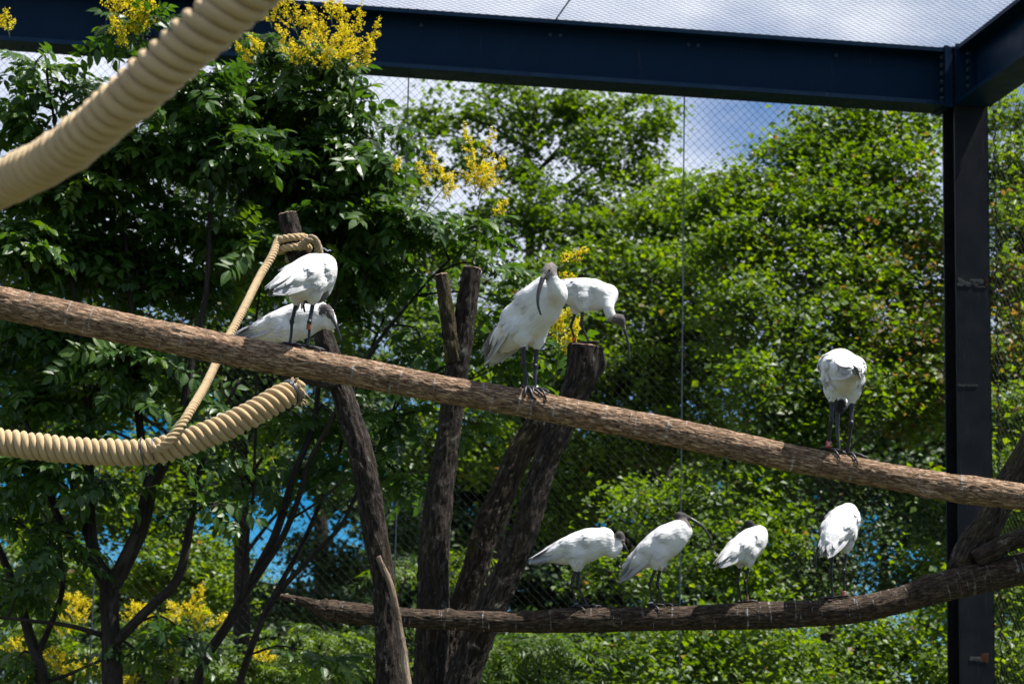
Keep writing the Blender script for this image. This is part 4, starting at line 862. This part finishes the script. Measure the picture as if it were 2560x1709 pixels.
for (t, b, Y, w) in (((300, -25), (300, 60), 14.3, 34), ((335, 0), (330, 95), 14.3, 26), ((380, -15), (350, 75), 14.3, 26), ((285, 30), (310, 115), 14.25, 18), ((12, 20), (25, 95), 14.4, 22), ((350, 20), (340, 80), 14.25, 22), ((300, 60), (320, 130), 14.2, 18), ((320, -30), (315, 40), 14.3, 30), ((370, 30), (345, 100), 14.25, 18)):
    panicle(G1, t, b, Y, sd0, w); sd0 += 1
for (t, b, Y, w) in (((948, 42), (902, 160), 14.9, 20), ((905, 5), (880, 150), 14.9, 20), ((850, -10), (868, 130), 14.9, 26), ((868, 60), (850, 165), 14.85, 22), ((800, 40), (822, 165), 14.9, 22), ((770, 0), (790, 110), 14.9, 24), ((720, -20), (745, 90), 14.9, 30), ((690, 60), (735, 150), 14.9, 22), ((590, 105), (640, 160), 14.8, 18), ((625, 85), (650, 150), 14.8, 18), ((820, 120), (800, 185), 14.8, 20), ((930, 95), (895, 175), 14.85, 16), ((885, 100), (870, 180), 14.8, 18), ((760, 75), (775, 150), 14.8, 22), ((730, 100), (760, 170), 14.8, 20), ((845, 80), (835, 160), 14.8, 22), ((660, 0), (680, 70), 14.85, 24), ((690, -30), (700, 40), 14.85, 24), ((780, 40), (800, 120), 14.8, 20), ((820, -30), (830, 60), 14.9, 22),
                    ((1160, 300), (1188, 480), 14.7, 26), ((1232, 318), (1196, 490), 14.7, 26), ((1262, 385), (1200, 495), 14.7, 24), ((1070, 368), (1110, 470), 14.8, 18), ((1038, 402), (1085, 470), 14.8, 16), ((1270, 498), (1235, 548), 14.7, 12), ((1130, 430), (1125, 505), 14.8, 22), ((1000, 395), (994, 440), 14.9, 10), ((1205, 400), (1195, 500), 14.7, 26),
                    ((1472, 622), (1395, 662), 14.6, 14), ((1440, 690), (1390, 700), 14.6, 10), ((1432, 765), (1400, 850), 14.5, 24), ((1455, 790), (1412, 850), 14.5, 18), ((1440, 855), (1390, 870), 14.5, 18), ((1395, 760), (1398, 870), 14.5, 16)):
    panicle(G2, t, b, Y, sd0, w); sd0 += 1
for pts in ([(1200, 495, 14.7), (1196, 545, 14.7), (1193, 600, 14.9), (1180, 660, 15.1)], [(1110, 470, 14.8), (1065, 530, 14.9), (1050, 600, 15.1)], [(1400, 660, 14.6), (1370, 720, 14.7), (1345, 800, 14.9)], [(1400, 850, 14.5), (1395, 900, 14.7), (1385, 960, 15.)], [(895, 160, 14.9), (880, 260, 15.), (850, 380, 15.3)]):
    mb = MB(); add_tube(mb, spline(PP(pts), 10), np.linspace(.003, .006, 10), 5); mb.build('flower_stalk', M['stalk'], G2)
# ------------------------------------------------------------------ trees beyond the net
def far_tree(name, label, trunk, blobs, seed, leaf=.085, mat_='leaf_far', dens=1., bias=0., accent=0., cat='tree', group='leafy trees beyond the net', sub=.15, acc_fn=None, limb_r=.022, lean=.75):
    r = np.random.default_rng(seed); base = P(*trunk[0][:3]); base[2] = 0; tree = empty(name, base, label, cat, group); tb = MB(); T = []
    q = np.array([list(P(a, b, c))+[w_*.5*c/FPX] for a, b, c, w_ in trunk]); q = np.vstack([[base[0], base[1], -.1, q[0, 3]*1.15], q]); sp = spline(q, 24); add_tube(tb, sp[:, :3], np.maximum(sp[:, 3], .012), 10, seed=seed*.3)
    pos = []; tn = []; sz = []
    ytop = min(b_[1] for b_ in blobs)
    for (bx, by, rx, ry, Y, dy, dn) in blobs:
        Y = Y-lean*(by-ytop)*Y/FPX; c = P(bx, by, Y); k_ = Y/FPX; R_ = np.array([rx*k_, dy, ry*k_]); vis = sp[:, :3]; nb = vis[np.argmin(np.abs(vis[:, 2]-(c[2]-.45*abs(c[0]-vis[:, 0]).min()-.3)))]
        limb = spline(np.array([nb, (nb+c)/2+np.array([0, 0, .15])+r.normal(0, .12, 3), c]), 9); add_tube(tb, limb, np.linspace(limb_r, limb_r*.32, 9), 6)
        ns = max(4, int(dn*dens*4*math.pi*(R_.prod())**(2/3)/(.09)*DF)); bt = r.uniform(-.08, .08)
        for s in range(ns):
            d = unit(r.normal(0, 1, 3)); sc_ = c+d*R_*(r.uniform(.1, 1.0)**.38*r.choice([.95, 1.1, 1.3]))
            if r.random() < .16:
                m_ = (c+sc_)/2+r.normal(0, .06, 3); add_tube(tb, np.array([limb[6], m_, sc_]), [.010, .007, .003], 4)
            n = int(r.uniform(42, 105)); sg = sub*r.choice([.55, .8, 1., 1.35]); p = sc_+r.normal(0, 1, (n, 3))*sg*np.array([1, 1, .62]); pos.append(p); st_ = r.uniform(-.13, .13)
            tn.append(np.stack([np.clip(.45+bias+bt+st_+r.normal(0, .16, n), 0, 1), (r.random(n) < accent).astype(float)*r.uniform(.5, 1, n) if acc_fn is None else (r.random(n) < acc_fn(bx, by)).astype(float)*r.uniform(.4, 1, n), np.zeros(n)], 1)); sz.append(leaf*r.uniform(.5, 1.4, n))
    pos = np.concatenate(pos); tn = np.concatenate(tn); sz = np.concatenate(sz); N = len(pos)
    az = r.uniform(0, 2*np.pi, N); d = unit(np.stack([np.cos(az), np.sin(az), r.uniform(-.9, .25, N)], 1)); up = unit(np.array([.35, -.3, 1.])+r.normal(0, .5, (N, 3))); s_ = unit(np.cross(up, d)); nn = np.cross(d, s_)
    a = pos; l = sz[:, None]; V = np.stack([a, a+d*l*.45+s_*l*.42+nn*l*.12, a+d*l-nn*l*.06, a+d*l*.45-s_*l*.42+nn*l*.12], 1)
    i = np.arange(N)[:, None]*4; F = np.concatenate([i+np.array([[0, 2, 1]]), i+np.array([[0, 3, 2]])])
    tb.build('trunk', M['stem'], tree); tag(link('crown', fast_mesh('crown', V.reshape(-1, 3), F, M[mat_], False, np.repeat(tn, 4, 0)), tree), kind='stuff'); return N
NT = 0
Yt = 29.
NT += far_tree('broadleaf_tree', 'tall airy broadleaf tree below the long beam with sky showing through its crown', [(1150, 1800, Yt, 60), (1215, 1450, Yt, 50), (1300, 1080, Yt, 40), (1325, 700, Yt, 28), (1318, 420, Yt, 18), (1310, 300, Yt, 8)],
    [(x, y, rx, ry, Yt+d, dy, k) for x, y, rx, ry, d, dy, k in ((1020, 330, 70, 60, 0, .4, .6), (1110, 290, 80, 60, 0, .4, .6), (1240, 265, 80, 50, 0, .5, .8), (1360, 275, 80, 60, 0, .5, .8), (1480, 300, 80, 60, 0, .5, .8), (1590, 290, 80, 60, 0, .5, .8), (1660, 330, 50, 50, 0, .4, .6), (1060, 420, 70, 50, .3, .4, .6), (1180, 390, 60, 60, 0, .5, .6), (1310, 380, 70, 80, 0, .5, .8), (1480, 400, 80, 70, 0, .5, .8), (1600, 420, 80, 70, .3, .5, .7), (1340, 500, 70, 60, 0, .5, .8), (1520, 510, 90, 60, 0, .5, .9), (1400, 590, 120, 70, 0, .6, 1.), (1240, 560, 80, 70, .5, .5, .7), (1560, 620, 110, 70, 0, .6, 1.))], 31, .076, dens=.5, bias=-.1)
Yt = 25.
acc = lambda x, y: .30*math.exp(-((x-2280)/140)**2-((y-820)/200)**2)+.012
NT += far_tree('broadleaf_tree', 'broad bright green tree filling the space beside the steel column', [(2080, 1800, Yt, 70), (2075, 1300, Yt, 56), (2100, 900, Yt, 40), (2130, 500, Yt, 20), (2150, 330, Yt, 8)],
    [(x, y, rx, ry, Yt+d, dy, k) for x, y, rx, ry, d, dy, k in ((2150, 300, 80, 60, 0, .4, .8), (2050, 330, 70, 60, 0, .4, .8), (2280, 310, 80, 60, 0, .4, .7), (1960, 400, 80, 60, 0, .4, .9), (2090, 420, 100, 70, 0, .5, 1.), (2230, 420, 100, 80, 0, .5, .9), (1860, 470, 80, 50, 0, .4, .9), (1770, 520, 80, 60, 0, .4, .9), (1960, 530, 110, 80, -.2, .5, 1.), (2130, 560, 110, 80, -.2, .5, 1.), (2290, 560, 90, 80, 0, .5, .9), (1830, 630, 110, 80, -.2, .5, 1.), (2000, 680, 110, 80, -.3, .5, 1.), (2180, 700, 110, 90, -.2, .5, 1.), (2310, 700, 80, 90, 0, .5, .8), (1880, 800, 110, 90, -.3, .5, 1.), (2060, 830, 120, 90, -.4, .5, 1.), (2240, 860, 110, 90, -.2, .5, 1.), (1930, 960, 110, 80, -.3, .5, 1.), (2110, 990, 120, 80, -.3, .5, 1.), (2290, 1000, 90, 90, -.1, .5, 1.), (2000, 1090, 120, 70, 0, .5, 1.))], 32, .066, acc_fn=acc, dens=.85)
Yt = 27.
NT += far_tree('broadleaf_tree', 'dense green tree behind the ibis bending on the thick trunk', [(1640, 1800, Yt, 64), (1645, 1350, Yt, 50), (1670, 1000, Yt, 36), (1690, 700, Yt, 16), (1700, 560, Yt, 8)],
    [(x, y, rx, ry, Yt+d, dy, k) for x, y, rx, ry, d, dy, k in ((1690, 490, 60, 60, 0, .4, .8), (1640, 560, 80, 60, 0, .4, .9), (1720, 600, 70, 70, 0, .4, .9), (1480, 690, 110, 70, .3, .5, 1.), (1620, 700, 110, 80, -.2, .5, 1.), (1740, 740, 90, 80, -.3, .5, 1.), (1340, 730, 100, 70, .5, .5, .8), (1540, 820, 110, 80, -.2, .5, 1.), (1690, 860, 100, 80, -.2, .5, 1.), (1410, 860, 110, 80, 0, .5, .9), (1800, 930, 80, 80, 0, .5, 1.), (1600, 960, 110, 80, -.2, .5, 1.), (1480, 980, 90, 80, 0, .5, .9), (1740, 1060, 100, 70, 0, .5, .9), (1620, 1110, 110, 70, 0, .5, .9), (1480, 1130, 100, 80, .2, .5, .8), (1240, 960, 110, 90, .6, .5, .8), (1240, 1130, 100, 80, .6, .5, .7), (1390, 1250, 100, 80, .6, .5, .7), (1080, 900, 90, 90, .8, .5, .7), (1010, 760, 80, 80, .9, .5, .7), (1180, 800, 90, 80, .7, .5, .7), (1080, 1080, 90, 80, .8, .5, .8), (970, 500, 70, 70, 1., .4, .6), (1040, 600, 80, 80, 1., .4, .7), (1120, 660, 90, 70, 1., .4, .7), (970, 640, 70, 70, 1., .4, .6))], 33, .068, dens=.85, bias=-.02, accent=.012)
Yt = 22.5
NT += far_tree('leafy_shrub', 'grey green small leaved shrub below the sloping log beside the column', [(2200, 1900, Yt, 40), (2205, 1600, Yt, 30), (2210, 1300, Yt, 16)],
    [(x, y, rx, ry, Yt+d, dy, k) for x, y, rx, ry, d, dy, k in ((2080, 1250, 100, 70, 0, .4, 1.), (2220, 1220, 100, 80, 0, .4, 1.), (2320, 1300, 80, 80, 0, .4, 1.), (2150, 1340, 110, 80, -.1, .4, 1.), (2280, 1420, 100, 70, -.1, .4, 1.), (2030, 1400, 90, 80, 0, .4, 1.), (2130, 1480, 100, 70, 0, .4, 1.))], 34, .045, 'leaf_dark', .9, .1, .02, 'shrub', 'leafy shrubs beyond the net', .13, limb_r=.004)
Yt = 21.
NT += far_tree('leafy_shrub', 'bright green bush under the right end of the lower log', [(2080, 1990, Yt, 30), (2090, 1750, Yt, 22), (2100, 1600, Yt, 12)],
    [(x, y, rx, ry, Yt+d, dy, k) for x, y, rx, ry, d, dy, k in ((1960, 1600, 90, 60, 0, .4, .8), (2080, 1620, 90, 60, 0, .4, .9), (2200, 1640, 90, 70, 0, .4, .9), (2310, 1600, 80, 80, 0, .4, .9), (2020, 1720, 100, 60, -.2, .4, .9), (2170, 1740, 100, 60, -.2, .4, .9), (2330, 1730, 90, 70, -.1, .4, .9), (1850, 1700, 90, 70, .2, .4, .8), (2330, 1430, 60, 50, .3, .3, .6))], 35, .056, dens=.8, bias=.08, accent=.01, cat='shrub', group='leafy shrubs beyond the net', limb_r=.004)
NT += far_tree('leafy_shrub', 'glossy green bush under the middle of the lower log', [(1650, 1990, Yt, 30), (1640, 1750, Yt, 22), (1630, 1500, Yt, 12)],
    [(x, y, rx, ry, Yt+.8+d, dy, k) for x, y, rx, ry, d, dy, k in ((1520, 1420, 80, 60, .3, .4, .6), (1600, 1270, 90, 60, .5, .4, .7), (1760, 1240, 90, 70, .5, .4, .8), (1900, 1200, 90, 70, .5, .4, .8), (1780, 1390, 90, 70, .2, .4, .8), (1930, 1340, 90, 80, .3, .4, .8), (1560, 1640, 90, 60, 0, .4, .8), (1680, 1620, 90, 70, 0, .4, .9), (1790, 1580, 90, 60, 0, .4, .8), (1620, 1740, 100, 60, -.2, .4, .8), (1900, 1480, 80, 60, .2, .4, .7), (1660, 1460, 80, 50, .3, .4, .6))], 36, .058, dens=.75, bias=0., accent=.01, cat='shrub', group='leafy shrubs beyond the net', limb_r=.004)
Yt = 24.
NT += far_tree('broadleaf_tree', 'yellowish green tree seen through the side net beyond the column', [(2560, 1900, Yt, 60), (2555, 1300, Yt, 46), (2550, 700, Yt, 26), (2545, 350, Yt, 10)],
    [(x, y, rx, ry, Yt+d, dy, k) for x, y, rx, ry, d, dy, k in ((2530, 290, 80, 60, 0, .4, .7), (2480, 420, 70, 70, 0, .4, .8), (2580, 430, 80, 80, 0, .4, .8), (2520, 560, 90, 80, 0, .4, .8), (2600, 650, 90, 80, 0, .4, .8), (2500, 720, 80, 80, 0, .4, 1.), (2570, 850, 90, 80, 0, .4, 1.), (2490, 920, 80, 80, 0, .4, 1.), (2540, 1060, 90, 90, -.3, .4, 1.), (2490, 1200, 90, 80, -.3, .4, .9), (2580, 1290, 90, 80, -.3, .4, .9), (2510, 1500, 90, 90, -.6, .4, .9), (2560, 1650, 90, 80, -.6, .4, .9), (2460, 1680, 90, 80, -.6, .4, .9))], 37, .065, dens=.9, bias=.12, acc_fn=lambda x, y: .38*math.exp(-((y-800)/170)**2)+.02)
Yt = 26.
NT += far_tree('broadleaf_tree', 'sunlit yellow green tree beyond the net behind the forked trunk', [(420, 1900, Yt, 50), (425, 1500, Yt, 40), (440, 1100, Yt, 26), (450, 800, Yt, 14)],
    [(x, y, rx, ry, Yt+d, dy, k) for x, y, rx, ry, d, dy, k in ((330, 1180, 80, 80, 0, .4, .8), (450, 1000, 80, 80, 0, .4, .7), (520, 880, 70, 70, 0, .4, .6), (400, 880, 80, 60, 0, .4, .6), (300, 1290, 70, 60, 0, .4, .8), (420, 1310, 70, 70, 0, .4, .8), (400, 1420, 90, 60, 0, .4, .9), (180, 1270, 80, 80, 0, .4, .8), (110, 1370, 80, 80, 0, .4, .8), (200, 1420, 60, 60, 0, .4, .7), (540, 1020, 60, 80, 0, .4, .6), (260, 820, 80, 70, .2, .4, .6), (120, 880, 100, 90, .3, .4, .7), (60, 1080, 100, 90, .3, .4, .8), (560, 1130, 80, 70, 0, .4, .8), (650, 1050, 80, 80, 0, .4, .7), (490, 1200, 80, 70, 0, .4, .8), (490, 1400, 70, 70, 0, .4, .8), (560, 1490, 70, 50, 0, .4, .8), (640, 1190, 70, 60, 0, .4, .7), (300, 1000, 90, 80, .2, .4, .8), (180, 980, 90, 80, .2, .4, .8), (230, 1130, 80, 70, .1, .4, .8), (640, 930, 80, 70, 0, .4, .7))], 38, .064, dens=1., bias=.16, accent=.01)
Yt = 31.
NT += far_tree('open_tree', 'dark open tree with blue sky behind its drooping branches', [(800, 1900, Yt, 50), (805, 1500, Yt, 42), (800, 1200, Yt, 34), (790, 900, Yt, 22), (780, 700, Yt, 10)],
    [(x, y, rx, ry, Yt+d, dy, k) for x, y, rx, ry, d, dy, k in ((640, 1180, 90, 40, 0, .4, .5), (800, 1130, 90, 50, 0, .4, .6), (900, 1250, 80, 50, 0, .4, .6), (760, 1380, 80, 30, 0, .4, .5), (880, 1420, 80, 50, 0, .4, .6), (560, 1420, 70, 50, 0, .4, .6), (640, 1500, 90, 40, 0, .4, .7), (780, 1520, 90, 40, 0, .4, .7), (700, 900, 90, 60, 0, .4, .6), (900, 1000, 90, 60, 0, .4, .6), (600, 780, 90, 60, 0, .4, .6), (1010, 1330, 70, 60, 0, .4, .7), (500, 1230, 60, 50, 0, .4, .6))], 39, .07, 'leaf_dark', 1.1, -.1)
Yt = 25.
Yt = 20.5
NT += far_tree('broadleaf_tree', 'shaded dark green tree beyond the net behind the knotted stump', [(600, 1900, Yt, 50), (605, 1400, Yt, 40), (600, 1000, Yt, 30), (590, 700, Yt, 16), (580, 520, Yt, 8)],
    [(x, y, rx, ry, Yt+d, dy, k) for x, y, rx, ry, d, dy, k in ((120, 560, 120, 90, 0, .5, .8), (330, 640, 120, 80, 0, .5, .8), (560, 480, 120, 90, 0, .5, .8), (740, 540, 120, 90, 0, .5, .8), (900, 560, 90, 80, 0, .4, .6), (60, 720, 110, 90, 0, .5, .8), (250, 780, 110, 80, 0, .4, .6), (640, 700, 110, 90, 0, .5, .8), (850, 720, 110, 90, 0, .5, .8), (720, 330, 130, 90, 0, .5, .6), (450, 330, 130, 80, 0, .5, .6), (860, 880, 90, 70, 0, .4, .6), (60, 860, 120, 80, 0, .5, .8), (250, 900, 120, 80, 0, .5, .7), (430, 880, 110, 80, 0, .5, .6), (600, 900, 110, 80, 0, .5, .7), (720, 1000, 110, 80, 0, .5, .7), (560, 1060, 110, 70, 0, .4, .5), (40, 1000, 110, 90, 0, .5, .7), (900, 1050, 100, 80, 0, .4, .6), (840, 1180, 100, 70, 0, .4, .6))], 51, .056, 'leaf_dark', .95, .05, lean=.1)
Yt = 36.
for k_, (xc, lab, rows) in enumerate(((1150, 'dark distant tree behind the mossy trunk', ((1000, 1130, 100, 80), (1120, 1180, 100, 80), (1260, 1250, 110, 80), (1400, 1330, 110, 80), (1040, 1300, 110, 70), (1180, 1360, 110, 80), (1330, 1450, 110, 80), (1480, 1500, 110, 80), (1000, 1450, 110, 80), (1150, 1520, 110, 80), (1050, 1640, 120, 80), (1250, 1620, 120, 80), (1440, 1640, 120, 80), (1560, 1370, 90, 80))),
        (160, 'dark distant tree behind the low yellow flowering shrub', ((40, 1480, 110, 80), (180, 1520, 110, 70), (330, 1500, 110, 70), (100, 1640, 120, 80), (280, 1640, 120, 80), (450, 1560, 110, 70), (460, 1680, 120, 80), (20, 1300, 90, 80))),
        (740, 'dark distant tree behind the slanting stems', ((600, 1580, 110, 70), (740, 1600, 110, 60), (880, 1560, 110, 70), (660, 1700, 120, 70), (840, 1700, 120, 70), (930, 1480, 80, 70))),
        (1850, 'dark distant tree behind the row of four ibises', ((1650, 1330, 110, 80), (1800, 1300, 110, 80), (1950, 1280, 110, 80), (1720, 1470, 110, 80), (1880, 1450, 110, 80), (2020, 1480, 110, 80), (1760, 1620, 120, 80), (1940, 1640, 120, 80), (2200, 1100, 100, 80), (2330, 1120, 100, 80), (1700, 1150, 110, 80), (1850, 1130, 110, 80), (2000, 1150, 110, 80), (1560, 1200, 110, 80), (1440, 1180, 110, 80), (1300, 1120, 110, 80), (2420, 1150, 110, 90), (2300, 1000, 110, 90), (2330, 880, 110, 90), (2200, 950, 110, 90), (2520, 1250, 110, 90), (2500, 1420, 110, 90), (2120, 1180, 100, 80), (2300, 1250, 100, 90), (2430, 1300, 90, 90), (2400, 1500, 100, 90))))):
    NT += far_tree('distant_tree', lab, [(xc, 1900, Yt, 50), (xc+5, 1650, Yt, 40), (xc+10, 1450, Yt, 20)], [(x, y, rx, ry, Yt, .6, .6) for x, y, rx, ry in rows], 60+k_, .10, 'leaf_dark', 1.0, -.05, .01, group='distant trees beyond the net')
# low pinnate thicket under the lower log
Y0 = 20.2
H1, nH1 = pinnate_tree('pinnate_shrub', 'bright fern leaved shrub growing at the foot of the cut trunks', [[(1330, 2050, Y0, 18), (1340, 1800, Y0, 14), (1350, 1650, Y0, 8)], [(1330, 2050, Y0, 14), (1250, 1800, Y0, 10), (1240, 1680, Y0, 6)], [(1330, 2050, Y0, 14), (1460, 1800, Y0, 10), (1480, 1660, Y0, 6)]],
    bl((1280, 1640, 70, 50, 0, .35, .9), (1380, 1620, 80, 60, 0, .35, .9), (1470, 1660, 70, 60, 0, .35, .9), (1330, 1710, 90, 50, 0, .35, 1.), (1430, 1730, 90, 50, 0, .35, 1.), (1230, 1720, 70, 50, 0, .35, .9), (1530, 1720, 70, 50, 0, .3, .8)), 0, 41, PROTO_N, 'leaf_far', 'shrub', P(1330, 2050, Y0)*np.array([1, 1, 0]), 1.05, bias=-.05, group='leafy shrubs beyond the net')
Y0 = 19.6
H2, nH2 = pinnate_tree('pinnate_shrub', 'bright fern leaved shrub behind the left end of the lower log', [[(780, 2050, Y0, 18), (790, 1800, Y0, 14), (800, 1600, Y0, 8)], [(780, 2050, Y0, 14), (900, 1800, Y0, 10), (1010, 1450, Y0, 6)], [(780, 2050, Y0, 14), (680, 1800, Y0, 10), (660, 1680, Y0, 6)]],
    bl((720, 1600, 60, 40, 0, .3, .7), (820, 1590, 60, 40, 0, .3, .8), (880, 1640, 70, 60, 0, .3, .9), (780, 1690, 80, 50, 0, .3, .9), (660, 1690, 70, 50, 0, .3, .9), (1010, 1430, 50, 60, .3, .25, .9), (1020, 1560, 40, 60, .2, .25, .8), (1170, 1380, 40, 50, .2, .2, .7), (1030, 1690, 40, 50, 0, .25, .8)), 0, 42, PROTO_N, 'leaf_far', 'shrub', P(780, 2050, Y0)*np.array([1, 1, 0]), .95, bias=.0, group='leafy shrubs beyond the net')
Y0 = 19.5
H3, nH3 = pinnate_tree('golden_rain_shrub', 'low golden rain shrub covered in yellow flower sprays beyond the net', [[(380, 2050, Y0, 20), (370, 1800, Y0, 16), (350, 1620, Y0, 8)], [(380, 2050, Y0, 14), (180, 1800, Y0, 10), (140, 1640, Y0, 6)], [(380, 2050, Y0, 14), (520, 1800, Y0, 10), (560, 1640, Y0, 6)]],
    bl((120, 1560, 80, 50, 0, .3, .7), (60, 1650, 80, 60, 0, .3, .8), (190, 1660, 70, 60, 0, .3, .7), (340, 1590, 70, 40, 0, .3, .7), (440, 1570, 80, 40, 0, .3, .8), (400, 1670, 90, 60, 0, .3, .9), (540, 1640, 80, 50, 0, .3, .8), (600, 1700, 80, 50, 0, .3, .8)), 0, 43, PROTO_L, 'leaf_far', 'shrub', P(380, 2050, Y0)*np.array([1, 1, 0]), 1.0, bias=.05)
for (t, b, w) in (((165, 1478), (185, 1560), 40), ((205, 1490), (210, 1570), 34), ((150, 1530), (170, 1600), 34), ((330, 1500), (330, 1570), 30), ((365, 1508), (350, 1580), 28), ((420, 1500), (450, 1570), 30), ((512, 1452), (470, 1560), 24), ((460, 1500), (480, 1570), 30), ((565, 1530), (530, 1580), 20), ((520, 1520), (500, 1590), 24), ((430, 1590), (400, 1640), 30), ((650, 1625), (640, 1665), 34), ((40, 1590), (60, 1650), 34), ((130, 1615), (150, 1690), 44), ((180, 1650), (190, 1710), 44), ((30, 1680), (60, 1730), 40), ((320, 1690), (330, 1730), 30), ((670, 1630), (665, 1660), 20), ((215, 1640), (230, 1700), 34)):
    panicle(H3, t, b, Y0-.35, sd0, w, 1.2); sd0 += 1
